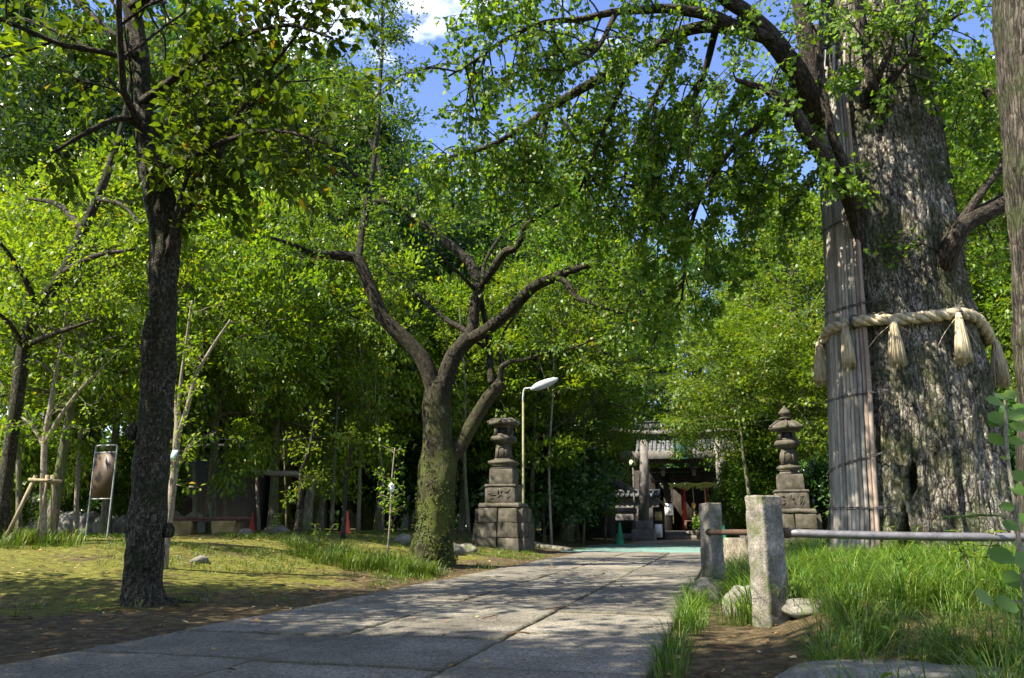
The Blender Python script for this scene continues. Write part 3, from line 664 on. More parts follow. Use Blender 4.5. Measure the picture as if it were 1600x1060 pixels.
for spec, pm_ in GL:
    pts, rad = limb(spec, YG); lm.tube(pts, rad * 1.18, 12, lump=.10, seed=rg.random() * 50)
    if pm_: twigs(wm, lp, pts, rg, pm_ * 1.9, 1.2, 1., -.24, 4, .22, .015)
# long drooping shoots that hang into the gap between the great trunk and the path
for k in range(24):
    px0 = rg.uniform(1010, 1235); py0 = rg.uniform(130, 300); ln = rg.uniform(80, 230); dy = rg.uniform(-1.6, 1.2)
    sp = [(px0 + rg.uniform(10, 45), py0 - rg.uniform(20, 60), .7, dy), (px0, py0, 1.2, dy), (px0 - rg.uniform(5, 25), py0 + ln * .5, 1.0, dy), (px0 - rg.uniform(0, 25), py0 + ln, .5, dy)]
    pts, rad = limb(sp, YG); wm.tube(pts, rad, 5); twigs(wm, lp, pts, rg, 4.2, .45, 1., -.35, 2, .1, .006, 5)
lm.build('limbs', M['bark_branch'], ginkgo, True)
wm.build('twigs', M['bark_branch'], ginkgo, True)
cm = MB(); hang_leaves(cm, lp, 4, .055, .078, 'fan', rg, .7, .35)
print('ginkgo leaves', len(lp) * 4)
cm.build('crown', M['ginkgo_leaf'], ginkgo)

# pole screen strapped up the left flank of the ginkgo
bm_ = MB(); tm = MB(); rgb = np.random.default_rng(4)
bam = thing('bamboo_screen', 'tall screen of weathered split bamboo strapped up the left side of the great ginkgo', 'bamboo screen', gp0 + V(-1.2, -.6, .3))
zt = P(1300, 120, YG)[2]
NB = 13
for k in range(NB):
    a = R(-90 - 90 + 39 * k / (NB - 1.)); zs = np.linspace(.12, zt + rgb.uniform(-.9, .4), 40)
    c_, r_ = gk(zs); r_ = r_ * 1.055 + .045 + rgb.uniform(-.008, .012)
    w = .034 + rgb.uniform(-.006, .010)
    rad = w * (1 + .10 * (np.abs((zs * 2.6 + k * .37) % 1. - .5) < .06)) * np.where(zs > zt - 3, 1 - .3 * (zs - zt + 3) / 3, 1)
    bm_.tube(np.stack([c_ + r_ * cos(a), YG + r_ * sin(a), zs], -1), rad, 8, lump=.03, seed=k * 3.1, v0=k * 5.); bm_.rn[-1][:] = .97 if k >= NB - 2 else rgb.random() * .9
bm_.build('slats', M['bamboo'], bam, True)
for pyt, tilt in ((613, 0), (795, .0), (700, .25), (470, 0), (330, 0)):
    z = P(1310, pyt, YG - .9)[2]; ar = np.linspace(-90 - 96, -90 - 38, 24)
    zz_ = z + tilt * (ar + 114) / 60; c_, r_ = gk(zz_); r_ = r_ * 1.055 + .085
    tm = MB()
    for dz in (0, .022): tm.tube(np.stack([c_ + r_ * np.cos(np.radians(ar)), YG + r_ * np.sin(np.radians(ar)), zz_ + dz + rgb.normal(0, .006, 24)], -1), .007, 6)
    tm.build('wire_tie', M['tie'], bam)

# sacred straw rope with tassels
RP = [(1280, 534), (1284, 530), (1300, 520), (1335, 503), (1380, 500), (1430, 494), (1480, 490), (1510, 497), (1530, 513), (1541, 524)]
ang, zr = [], []
for px, py in RP:
    p0 = P(px, py, YG - .6); c_, r_ = gk(p0[2]); s = np.clip((p0[0] - c_) / (r_ * 1.07 + .1), -1, 1)
    a = math.asin(s); ang.append(a); zr.append(P(px, py, YG - (r_ + .1) * cos(a))[2])
ang = np.array(ang); zr = np.array(zr)
o_ = np.argsort(ang); ang, zr = ang[o_], zr[o_]
A = np.linspace(-pi, pi, 1200)
ae = np.concatenate([[-pi], ang, [pi]]); ze = np.concatenate([[(zr[0] + zr[-1]) / 2], zr, [(zr[0] + zr[-1]) / 2]])
Zr = np.interp(A, ae, ze); ker = np.hanning(61); ker /= ker.sum(); Zr = np.convolve(np.pad(Zr, 30, mode='wrap'), ker, 'valid')
c_, r_ = gk(Zr); screen = np.exp(-((A + R(66)) / R(30)) ** 4)
rad_ = r_ * 1.03 + .065 + .085 * screen
RC = np.stack([c_ + rad_ * np.sin(A), YG - rad_ * np.cos(A), Zr], -1)
rope = thing('straw_rope', 'thick twisted straw rope with hanging tassels tied round the giant ginkgo trunk', 'sacred rope', (RC[600][0], RC[600][1], RC[600][2]))
rm = MB(); Tn = norm(np.gradient(RC, axis=0)); On = norm(np.stack([np.sin(A), -np.cos(A), 0 * A], -1)); Bn = np.cross(Tn, On)
ln = np.concatenate([[0], np.cumsum(np.linalg.norm(np.diff(RC, axis=0), axis=1))])
for k in range(3):
    ph = ln * 2 * pi / .46 + k * 2 * pi / 3
    pts = RC + .040 * (np.cos(ph)[:, None] * On + np.sin(ph)[:, None] * Bn)
    rm.tube(pts[:-1], .046, 10, lump=.05, seed=k * 7.)
for k in range(420):                           # loose straw ends
    i_ = rng.integers(20, 1180); a_ = rng.uniform(0, 6.28); q0 = RC[i_] + .082 * (cos(a_) * On[i_] + sin(a_) * Bn[i_]); q1 = q0 + Tn[i_] * rng.choice([-1, 1]) * rng.uniform(.03, .11) + (cos(a_) * On[i_] + sin(a_) * Bn[i_]) * rng.uniform(.005, .05) + V(0, 0, rng.uniform(-.05, .01))
    rm.tube([q0, (q0 + q1) / 2 + V(0, 0, .006), q1], [.003, .0025, .0012], 3)
rm.build('twisted_strands', M['straw'], rope, True)
bm2 = MB(); cdm = MB()
def rope_at(px):
    qx, qy = gproj(RC); f = np.where(np.abs(A) < pi / 2 * 1.04, 0, 9999); k = int(np.argmin(np.abs(qx - px) + f)); return k
for px, lp_, in ((1286, 62), (1327, 64), (1396, 68), (1489, 72), (1543, 68)):
    k = rope_at(px); c0 = RC[k]; n0 = On[k]; top = c0 + V(0, 0, -.05) + n0 * .03; Lt = lp_ * mpp(c0); rgt = np.random.default_rng(px)
    tas = MB()
    tas.lathe([(.004, -Lt * .96), (.105, -Lt * .95), (.085, -Lt * .6), (.052, -Lt * .2), (.035, -.02), (.036, .03), (.01, .05)], 18, top + n0 * .07)
    spl = rgt.uniform(.85, 1.25)
    for s in range(150):
        a = rgt.uniform(0, 2 * pi); e = spl * .118 * math.sqrt(rgt.random()) + .004; f_ = rgt.uniform(.86, 1.08)
        pp = [top + n0 * .07 + V(cos(a) * q_ * e, sin(a) * q_ * e, -Lt * h_ * f_) for q_, h_ in ((.33, 0), (.5, .2), (.82, .6), (1.0, 1.))]
        tas.tube(pp, (.006, .007, .007, .005), 4)
    for h_ in (-.01, -.03): tas.tube([top + n0 * .07 + V(.042 * cos(t), .042 * sin(t), h_ - .02) for t in np.linspace(0, 2 * pi, 17)], .008, 5)
    tas.build('tassel', M['straw'], rope)
    for s in (-1, 1):
        if px in (1327,): continue
        e = Tn[k] * s * rgt.uniform(.2, .42) + V(0, 0, -rgt.uniform(.3, .5)) + n0 * .015
        pts = catmull([top + n0 * .03, top + e * .5 + Tn[k] * s * .03 + n0 * .01, top + e], 6); cdm = MB(); cdm.tube(pts, .005, 5); cdm.build('loose_cord', M['straw'], rope)
for px in (1283, 1335, 1494):
    k = rope_at(px); bm2 = MB()
    for w in (-.018, 0, .018):
        bm2.tube([RC[k] + Tn[k] * w + .094 * (cos(t) * On[k] + sin(t) * Bn[k]) for t in np.linspace(0, 2 * pi, 25)], .009, 6)
    bm2.build('binding', M['tie'], rope)

# ------------------------------------------------------------------ old trunk that cuts the right edge of the picture
pts, rad = limb([(1640, 960, 62, 0), (1652, 860, 56), (1650, 700, 54), (1648, 560, 55), (1644, 430, 54), (1637, 300, 55), (1632, 180, 57), (1626, 60, 60), (1620, -60, 60), (1610, -260, 52)], 7.2)
et = thing('roadside_tree', 'furrowed grey trunk running up the extreme right edge of the picture', 'tree', pts[0])
e = MB(); pts2 = catmull(np.hstack([pts, rad[:, None]]), 5); e.tube(pts2[:, :3], pts2[:, 3], 40, lump=.12, seed=8); e.build('trunk', M['bark_road'], et, True)

# ------------------------------------------------------------------ dark tree in the left foreground
pb = GP(222, 945); YL = pb[1]
left_tree = thing('foreground_tree', 'straight dark knobbly trunk standing nearest on the left beside the path', 'tree', pb)
m = MB(); lw = MB(); lp = []; rg = np.random.default_rng(5)
pts, rad = limb([(219, 962, 50), (221, 940, 41), (225, 905, 34), (229, 850, 34), (235, 750, 32), (242, 650, 29), (249, 550, 28), (255, 450, 27), (258, 380, 27), (250, 310, 26), (236, 262, 23), (226, 210, 18, .05), (220, 100, 15, .1), (203, 0, 14, .1), (188, -120, 12, .1), (180, -300, 9, .1)], YL)
c = catmull(np.hstack([pts, rad[:, None] * .83]), 3)
m.tube(c[:, :3], c[:, 3], 56, lump=.24, seed=12)
for px, py, rr_ in ((207, 675, 11), (218, 690, 7), (258, 655, 10), (262, 830, 10), (203, 825, 9), (222, 845, 10), (262, 590, 8), (246, 700, 7), (228, 785, 8), (232, 880, 9), (236, 610, 7), (262, 500, 8), (228, 520, 7), (255, 770, 7)):
    p = P(px, py, YL - (.15 if 212 < px < 255 else 0)); s = rr_ * mpp(p); m.rock(p, (s, s * .8, s * 1.2), px, .2, 14)
for k, (dx, dy) in enumerate(((.62, -.1), (.75, .3), (-.35, -.3))):
    pr = [pb + V(dx * t, dy * t, .10 * (1 - t) ** 2 + .0) for t in (.1, .35, .6, .85, 1.05)]
    pr = [V(q_[0], q_[1], float(gh(q_[0], q_[1])) + q_[2] - pb[2] + .012 * (1 - i_ / 4.)) for i_, q_ in enumerate(pr)]
    m.tube(catmull(pr, 4) - V(0, 0, .035), np.linspace(.06, .010, 17), 8, lump=.2, seed=k)
m.build('trunk', M['bark_dark'], left_tree, True)
LL = [
    ([(262, 390, 9, -.1), (285, 340, 6, -.2), (318, 290, 5, -.3), (345, 235, 4.5, -.4), (378, 170, 4, -.5), (420, 110, 3.4, -.6), (490, 20, 2.5, -.8), (540, -60, 2, -1)], 4.0),
    ([(266, 385, 6, -.1), (292, 318, 4, -.15), (312, 270, 3.5, -.2), (336, 220, 3, -.3), (372, 150, 2, -.3)], 4.5),
    ([(262, 400, 5, -.15), (276, 330, 3.5, -.3), (300, 250, 3, -.4), (310, 180, 2, -.4)], 4.0),
    ([(245, 290, 7, -.1), (300, 245, 5, -.5), (370, 215, 4, -.9), (440, 205, 3, -1.2), (510, 225, 2, -1.5)], 5.5),
    ([(225, 200, 8, 0), (190, 185, 5, -.3), (140, 205, 4, -.5), (80, 240, 2.5, -.7)], 3.),
    ([(222, 160, 8, 0), (290, 110, 5, -.4), (370, 60, 4, -.8), (450, 40, 3, -1.2), (520, 60, 2, -1.4)], 5.),
    ([(215, 90, 8, 0), (150, 30, 5, .4), (90, -30, 4, .6)], 3.),
    ([(205, 10, 8, 0), (300, -40, 5, -.5), (420, -60, 4, -1), (540, -30, 3, -1.4)], 4.5),
    ([(225, 240, 5, 0), (270, 180, 4, .5), (330, 130, 3, .9), (400, 120, 2, 1.2)], 4.),
]
for spec, pmv in LL:
    pts, rad = limb(spec, YL); lw.tube(pts, rad, 8, lump=.06, seed=3); twigs(lw, lp, pts, rg, pmv * 1.7, .80, 1., -.10, 2, .15, .007, 6)
gl = []
for k in range(9):                            # the crown above the picture
    i_ = int(len(c) * (.66 + .33 * k / 9.)) - 1; az = k * 2.4; el = R(rg.uniform(5, 40))
    grow(lw, gl, c[i_, :3], V(cos(az) * cos(el), sin(az) * cos(el), sin(el)), rg.uniform(2.2, 3.6), .05, 1, 3, rg, (0, 5, 4), .03)
lw.build('branches', M['bark_branch'], left_tree, True)
cm = MB(); hang_leaves(cm, lp, 2, .10, .128, 'oval', rg, .25, .72); spray(cm, gl, 3, .25, .08, .16, 'kite', rg, .7)
cm.build('crown', M['near_leaf'], left_tree, True); print('left tree leaves', len(lp))

# leaning trunk at the left edge
pb2 = GP(8, 790); YE = 14.5
pb2 = GY(6, YE)
m = MB(); lw = MB(); lp = []
lean = thing('leaning_tree', 'thin dark trunk curving up to the right at the left edge', 'tree', pb2)
pts, rad = limb([(2, 800, 13), (10, 745, 12), (25, 640, 12), (38, 540, 12), (60, 480, 12), (100, 425, 10), (130, 360, 9), (152, 310, 8), (168, 270, 7), (190, 200, 5), (205, 120, 4), (215, 20, 3)], YE)
pts = np.vstack([[pb2 + V(0, 0, -.1)], pts[3:]]); rad = np.concatenate([[rad[0] * 1.3], rad[3:]]) * .82
m.tube(pts, rad, 16, lump=.08, seed=2); m.build('trunk', M['bark_dark'], lean, True)
for spec in ([(60, 480, 5), (30, 420, 4, -.5), (0, 380, 3, -1)], [(100, 425, 5), (150, 400, 4, -.8), (210, 390, 2, -1.2)], [(130, 360, 5), (90, 320, 4, .7), (40, 310, 2, 1)], [(38, 540, 5), (90, 520, 4, -.7), (150, 500, 2, -1)], [(152, 310, 5), (190, 320, 3, -.5), (220, 350, 2, -1)], [(38, 545, 5), (10, 500, 3, -.5), (-40, 470, 2, -1)]):
    pts, rad = limb(spec, YE); lw.tube(pts, rad, 8); twigs(lw, lp, pts, rg, 7.0, .9, 1., .0, 3, .1, .007)
lw.build('branches', M['bark_branch'], lean, True)
cm = MB(); hang_leaves(cm, lp, 2, .09, .10, 'kite', rg, .2, .75); cm.build('crown', M['bright_leaf'], lean)

# ------------------------------------------------------------------ the forked cherry by the path
pc = GP(676, 884); YC = pc[1]; print('cherry at', pc)
cherry = thing('cherry_tree', 'mossy forked cherry tree with dark twisting limbs beside the left lantern', 'tree', pc)
m = MB(); lw = MB(); lp = []; rg = np.random.default_rng(9)
CT = [(675, 895, 42), (675, 878, 36), (677, 840, 32), (681, 790, 29), (685, 740, 29), (684, 700, 25), (682, 655, 23), (684, 622, 21), (686, 604, 17), (688, 590, 10)]
pts, rad = limb(CT, YC); m.tube(catmull(np.hstack([pts, rad[:, None]]), 2)[:, :3], catmull(np.hstack([pts, rad[:, None]]), 2)[:, 3], 40, lump=.13, seed=4)
m.build('trunk', M['bark_cherry'], cherry, True); m = MB()
CL = [
    ([(690, 760, 16), (700, 722, 15), (718, 698, 13), (745, 650, 12), (765, 620, 11.5), (784, 598, 11)], 0),
    ([(683, 660, 14), (683, 632, 16), (677, 605, 15), (662, 565, 14), (645, 543, 13), (626, 524, 13), (598, 494, 12), (579, 450, 11), (562, 412, 10), (551, 402, 9.5), (519, 399, 8, -.2), (488, 397, 6, -.5), (464, 385, 4, -.8), (420, 370, 2.5, -1.2)], 1.4),
    ([(560, 408, 6), (566, 360, 5.5, .2), (575, 316, 5, .3), (581, 280, 4.5, .4), (590, 200, 4, .5), (594, 130, 3, .7), (598, 60, 2.4, .8), (596, -20, 2, .9)], 2.4),
    ([(684, 665, 13), (689, 628, 15.5), (694, 597, 15), (709, 557, 14.5), (733, 528, 14)], 0),
    ([(735, 530, 10), (739, 506, 9.5), (743, 470, 9), (748, 450, 9)], 0),
    ([(748, 452, 9), (743, 432, 9, .2), (735, 411, 9, .4), (713, 391, 8, .6), (678, 363, 7.5, .8), (646, 339, 7.5, 1), (622, 320, 7, 1.1), (598, 316, 6, 1.2), (571, 319, 4.5, 1.3), (535, 340, 3, 1.5), (510, 360, 2, 1.7)], 2.2),
    ([(749, 452, 8), (754, 444, 7.5, -.1), (769, 423, 7.5, -.3), (789, 395, 7.5, -.6), (806, 388, 6, -.8), (815, 372, 5.5, -1), (820, 355, 5, -1.1), (840, 339, 4, -1.3), (868, 322, 3, -1.5), (900, 308, 2, -1.7)], 3.0),
    ([(733, 530, 12), (757, 518, 11, -.2), (797, 486, 10.5, -.6), (832, 450, 9.5, -1), (868, 433, 8.5, -1.3), (908, 417, 7, -1.6), (943, 411, 5.5, -1.9), (975, 427, 4, -2.1), (995, 446, 3, -2.3), (1020, 470, 2, -2.5)], 2.4),
    ([(866, 434, 6, -1.3), (878, 436, 6, -1.4), (890, 450, 5.5, -1.6), (902, 466, 5, -1.7), (927, 474, 4, -1.9), (959, 486, 2.5, -2.2), (985, 492, 1.6, -2.4)], 2.5),
    ([(768, 600, 6), (766, 575, 6, .1), (765, 549, 5.5, .2), (758, 502, 5, .2), (750, 460, 4, .1)], .6),
    ([(782, 600, 5), (784, 575, 5, -.1), (800, 565, 3.5, -.3), (820, 562, 3.2, -.5), (852, 552, 2.6, -.8), (890, 545, 2, -1.1), (930, 530, 1.2, -1.5)], 2.2),
    ([(784, 580, 4), (783, 545, 3, .2), (790, 515, 2.5, .4), (815, 480, 1.6, .6)], 1.5),
    ([(757, 542, 5), (729, 518, 5, .5), (694, 498, 4.2, .8), (662, 470, 3.4, 1.2), (638, 448, 2.6, 1.6), (600, 420, 1.6, 2)], 1.6),
    ([(744, 455, 4), (720, 430, 3, -.4), (690, 400, 2.4, -.7), (665, 350, 2, -1), (650, 300, 1.4, -1.3)], 2.),
    ([(752, 448, 4), (760, 405, 3, .4), (790, 360, 2.6, .8), (818, 340, 2.2, 1.1), (830, 290, 1.6, 1.5), (850, 250, 1.2, 1.9)], 3.0),
    ([(598, 318, 4, 1.2), (590, 250, 3.4, 1.5), (560, 190, 2.6, 1.9), (530, 150, 1.8, 2.3)], 2.4),
    ([(579, 290, 4, .4), (540, 260, 3, 0), (505, 200, 2, -.4), (490, 140, 1.4, -.8)], 2.4),
    ([(820, 360, 4, -1), (826, 330, 3, -1.3), (812, 290, 2.4, -1.6), (805, 240, 1.8, -2)], 3.),
]
for spec, pmv in CL:
    pts, rad = limb(spec, YC); m.tube(pts, rad * .92, 14, lump=.10, seed=rg.random() * 30)
    if pmv: twigs(lw, lp, pts, rg, pmv * 1.8, 1.4, 1., .08, 5, .5, .010, 7, .2)
m.build('limbs', M['bark_cherry'], cherry, True); lw.build('twigs', M['bark_branch'], cherry, True)
cm = MB(); hang_leaves(cm, lp, 4, .12, .105, 'kite', rg, .3, .65); cm.build('crown', M['cherry_leaf'], cherry); print('cherry leaves', 3 * len(lp))
iv = MB(); n = 1900                            # ivy and moss tufts climbing the lower trunk
zi = rg.random(n) ** 1.3; ai = rg.uniform(-pi, 0.35, n); k = zi * 2.4
tp, tr_ = limb(CT[1:6], YC); ii = np.clip((zi * (len(tp) - 1)).astype(int), 0, len(tp) - 1)
keep = vnoise(np.stack([np.cos(ai) * 2, np.sin(ai) * 2, zi * 5], -1)) > -.15
Pi = tp[ii] + np.stack([np.cos(ai) * tr_[ii] * 1.07, np.sin(ai) * tr_[ii] * 1.07, rg.uniform(-.05, .05, n)], -1)
Nn = np.stack([np.cos(ai), np.sin(ai), .5 + 0 * ai], -1); Dn = rg.normal(0, .5, (n, 3)) + V(0, 0, -.5)
iv.leaves(Pi[keep], Dn[keep], Nn[keep], rg.uniform(.03, .065, keep.sum()), 'kite', 1.3, rg); iv.build('ivy', M['ivy_leaf'], cherry)

# ------------------------------------------------------------------ the surrounding wood: prototypes, then individuals
#            name, label, cat, seed, H, crown base, R, trunk, limbs, children, leaves/pt, leaf size, shape, leaf mat, bark mat, spray h, v
T1 = proto('evergreen_tree', 'x', 'tree', 101, 22, 4.5, 5.2, .42, 34, (6, 4), 10, .22, 'kite', M['dark_leaf'], M['bark_forest'], .25, .08, .6, 0, 'round', .06)
T2 = proto('evergreen_tree', 'x', 'tree', 102, 20, 6.0, 4.6, .36, 28, (6, 4), 10, .21, 'kite', M['dark_leaf'], M['bark_moss'], .22, .12, .5, .05, 'round', .1)
T3 = proto('broadleaf_tree', 'x', 'tree', 103, 17, 4.0, 4.6, .30, 28, (6, 4), 10, .175, 'kite', M['cherry_leaf'], M['bark_forest'], .24, .05, .8, -.04, 'round', .05)
B1 = proto('broadleaf_tree', 'x', 'tree', 104, 10.5, 3.2, 3.8, .16, 24, (5, 4), 9, .155, 'kite', M['bright_leaf'], M['bark_forest'], .24, .032, .85, .04, 'round', .0, 2, (0, 30))
B2 = proto('broadleaf_tree', 'x', 'tree', 105, 7.5, 2.3, 2.9, .10, 20, (5, 4), 9, .145, 'kite', M['bright_leaf'], M['bark_forest'], .22, .032, .85, -.05, 'vase', .02, 2, (0, 35))
MP = proto('maple_tree', 'x', 'tree', 106, 7.6, 4.4, 3.4, .10, 18, (6, 5), 10, .11, 'star', M['bright_leaf'], M['bark_forest'], .22, .05, .88, .06, 'flat', -.01, 2, (-8, 20))
S1 = proto('shrub', 'x', 'shrub', 107, 2.8, .15, 1.7, .05, 18, (5, 3), 9, .15, 'oval', M['gloss_leaf'], M['bark_forest'], .16, .12, .45, 0, 'round', .06, 2, (15, 60), None, 'foliage')
S2 = proto('shrub', 'x', 'shrub', 108, 3.6, .2, 1.6, .05, 20, (5, 3), 9, .13, 'kite', M['cherry_leaf'], M['bark_forest'], .16, .10, .6, .04, 'vase', .06, 2, (20, 60), None, 'foliage')
PN = proto('pine_tree', 'x', 'tree', 109, 17, 6.5, 4.0, .26, 20, (5, 4), 16, .20, 'kite', M['dark_leaf'], M['bark_forest'], .24, .10, .5, .03, 'flat', .02, 2, (0, 25))
PROTOS = dict(T1=T1, T2=T2, T3=T3, B1=B1, B2=B2, MP=MP, S1=S1, S2=S2, PN=PN)
used = {}
def plant(key, px, Y, sc, rz, label, group):
    g_ = GY(px, Y) if abs(px) > 30 or Y > 15 else V(px, Y, 0)   # small numbers are metres: unseen shade trees beside the photographer
    used.setdefault(key, []).append((g_ + V(0, 0, -.05), rz, sc, label, group))
FW = 'tall trees of the wood behind the lawn'; FB = 'bright young trees in the wood'; FS = 'shrubs under the wood'; FF = 'far trees along the skyline'
FL = [
 # far skyline
 ('T1', -60, 52, 1.7, 0, 'far evergreen at the left end of the skyline, behind the leaning trunk'), ('T2', 90, 56, 1.9, 2, 'tall far evergreen seen behind the notice board'),
 ('T1', 215, 54, 1.7, 1, 'far evergreen whose crown fills the space behind the straight dark trunk'), ('T2', 330, 58, 1.8, 3, 'far evergreen rising above the red bench'),
 ('T1', 440, 55, 1.5, 4, 'far dark evergreen above the bare pale branch'), ('T2', 545, 60, 1.25, 5, 'far evergreen seen just left of the cherry'),
 ('T1', 640, 58, 1.12, .7, 'far evergreen topping the skyline above the cherry limbs'), ('PN', 668, 66, 1.72, .2, 'flat topped far tree standing up against the blue sky'),
 ('T2', 745, 62, 1.22, 2.2, 'far evergreen above the left stone lantern'), ('T1', 850, 60, 1.08, 2.9, 'far evergreen behind the street lamp'),
 ('PN', 950, 64, 1.35, 1.9, 'far open crowned tree with bare limbs against the sky'), ('T2', 1010, 68, 1.2, 3.6, 'far evergreen rising behind the left torii pillar'),
 ('T1', 1110, 70, 1.20, 5.1, 'far evergreen behind the gate roof'), ('T2', 1205, 62, 1.15, .4, 'far evergreen behind the right stone lantern'),
 ('T1', 1290, 58, 1.12, 1.3, 'far evergreen just left of the bamboo screen'), ('T2', 1420, 60, 1.2, 4.4, 'far evergreen hidden behind the giant ginkgo'),
 ('T1', 1545, 56, 1.5, 2.4, 'far evergreen right of the giant ginkgo'), ('T2', 1660, 52, 1.7, .9, 'far evergreen at the right end of the skyline'),
 # trunks along the edge of the lawn
 ('T2', 435, 33, 1.05, 1.1, 'thick leaning mossy trunk behind the bare pale branch'), ('T1', 492, 35, .95, 2.6, 'dark curved trunk right of the pale branch'),
 ('T2', 572, 37, .95, 4.0, 'mossy trunk in the shade behind the thin stakes'), ('T1', 375, 38, 1.1, 5.2, 'evergreen standing behind the right end of the red bench'),
 ('T2', 740, 38, .82, 0.5, 'evergreen between the cherry and the left stone lantern'), ('T3', 884, 36, .95, 2.0, 'slim pale trunk standing right of the street lamp'),
 ('T1', 255, 36, 1.1, 3.3, 'evergreen behind the left end of the red bench'), ('T2', 25, 33, 1.05, 4.7, 'evergreen behind the staked sapling'),
 ('T1', 130, 38, 1.1, .8, 'evergreen behind the grey shed wall'), ('T3', 655, 42, 1.0, 3.9, 'broadleaf tree hidden behind the cherry trunk'),
 ('T3', 930, 58, 1.0, .3, 'broadleaf tree behind the sloping roofed shed'), ('T3', 1225, 48, .95, 5.5, 'broadleaf tree whose crown hangs over the gate from the right'),
 ('T3', 1265, 34, .9, 1.2, 'broadleaf tree between the right lantern and the bamboo screen'), ('T3', 1560, 30, .85, 2.7, 'broadleaf tree glowing green right of the giant ginkgo'),
 ('T3', 1650, 24, .9, 3.1, 'broadleaf tree behind the trunk at the right edge'), ('T3', 1470, 40, 1., .1, 'broadleaf tree hidden behind the ginkgo trunk'),
 # bright young trees
 ('B1', 75, 19, .85, .4, 'bright young tree with pale upright stems above the staked sapling'), ('B2', 20, 22, 1.1, 1.7, 'bright low tree at the left edge behind the leaning trunk'),
 ('B1', 165, 24, .95, 2.2, 'bright young tree behind the notice board'), ('B1', 330, 25, 1.0, 3.1, 'bright yellow green tree just right of the straight dark trunk'),
 ('B1', 425, 27, 1.05, 4.4, 'bright tree above the bare pale branch'), ('B2', 500, 29, 1.2, 5.6, 'bright slender tree left of the mossy cherry'),
 ('B1', 590, 33, 1.0, .9, 'bright layered tree behind the left limb of the cherry'), ('B2', 830, 33, 1.25, 2.8, 'bright low tree behind the street lamp head'),
 ('B1', 900, 40, 1.0, 3.8, 'bright tree left of the sloping shed roof'), ('B2', 1240, 34, 1.1, 1.9, 'bright low tree behind the right stone lantern'),
 ('B1', 720, 34, .95, 5.0, 'bright tree in the fork of the cherry'), ('B1', 1520, 24, .8, .2, 'bright young tree right of the ginkgo rope tassels'),
 ('B1', 985, 62, 1.2, 1.5, 'bright tree rising left of the torii beam'),
 ('MP', 1182, 30, 1.0, 2.5, 'small maple spreading bright layered branches in front of the torii'), ('MP', 1268, 37, 1.0, .6, 'maple behind the right stone lantern'),
 ('B2', -9.0, 7.0, 1.05, 2.1, 'unseen broadleaf tree left of the photographer, added to shade the lawn'), ('T3', -11.5, 1.0, .8, 4.1, 'unseen broadleaf tree left of the camera, added to shade the paving'), ('B2', -6.6, .8, 1.35, 1.3, 'unseen broadleaf tree behind the photographer, added to shade the near paving'), ('B1', -3.4, -1.5, .95, .3, 'unseen young tree behind the photographer, added to shade the paving'),  # trees out of view, added for the shade they cast
 # shrubs
 ('S1', 300, 34, 1.5, .1, 'glossy dark shrub above the left end of the red bench'), ('S1', 345, 36, 1.6, 1.2, 'glossy dark shrub behind the orange cone by the bench'),
 ('S1', 400, 39, 1.5, 2.3, 'glossy dark shrub behind the bench end'), ('S1', 530, 39, 1.5, 3.4, 'glossy shrub in shade between the mossy trunks'),
 ('S2', 618, 38, 1.15, 4.5, 'pale leaved shrub left of the mossy cherry base'), ('S1', 640, 36, 1.4, 5.6, 'glossy shrub behind the cherry base'),
 ('S2', 745, 37, 1.15, .7, 'bright leaved shrub between the cherry and the lantern'), ('S1', 700, 35, 1.3, 1.8, 'glossy shrub behind the stone lantern steps'),
 ('S1', 850, 34, 1.3, 2.9, 'dark shrub right of the left stone lantern'), ('S1', 888, 37, 1.35, 4.0, 'dark shrub beside the sloping roofed shed'),
 ('S1', 820, 39, 1.5, 5.1, 'dark shrub behind the street lamp pole'), ('S2', 1200, 33, 1.2, .2, 'leafy shrub between the gate and the right lantern'),
 ('S1', 1278, 35, 1.2, 1.3, 'dark shrub beside the bamboo screen'), ('S2', 1152, 36, .75, 2.4, 'drooping leafy shrub in front of the right torii pillar'),
 ('S1', 1310, 27, .9, 3.5, 'dark shrub half behind the bamboo screen'), ('S1', 1600, 22, 1.2, 4.6, 'dark shrub at the right edge beyond the ginkgo'),
 ('S1', 1560, 19, .8, 5.7, 'shrub right of the ginkgo base'), ('S2', 195, 27, .8, .3, 'leafy shrub behind the straight dark trunk'),
 ('S2', 240, 27.5, .95, 4.3, 'leafy shrub before the shed wall right of the straight dark trunk'), ('S2', 95, 26, .85, 3.7, 'leafy shrub before the shed left of the notice board'), ('S1', 165, 28.5, .8, 2.7, 'glossy shrub against the shed wall behind the notice board'),
 ('S2', 15, 20, .6, 1.4, 'low bright shrub at the left edge'), ('S2', 480, 41, 1.3, 2.5, 'pale shrub glimpsed above the pale branch'),
 ('S1', 1225, 36, 1.3, .5, 'dark shrub behind the right stone lantern'),
]
GRP = {'T1': FW, 'T2': FW, 'T3': FW, 'B1': FB, 'B2': FB, 'MP': FB, 'PN': FF, 'S1': FS, 'S2': FS}
for n_, (k, px, Y, sc, rz, lab) in enumerate(FL): plant(k, px, Y, sc, rz, lab, FF if n_ < 18 else GRP[k])
for k, lst in used.items():
    for n_, (loc, rz, sc, lab, grp) in enumerate(lst[1:] + lst[:1]):
        if n_ < len(lst) - 1: dup(PROTOS[k], loc, rz, sc, lab, grp)
        else:
            o = PROTOS[k]; o.location = tuple(loc); o.rotation_euler = (0, 0, rz); o.scale = (sc,) * 3; tag(o, lab, None, grp)
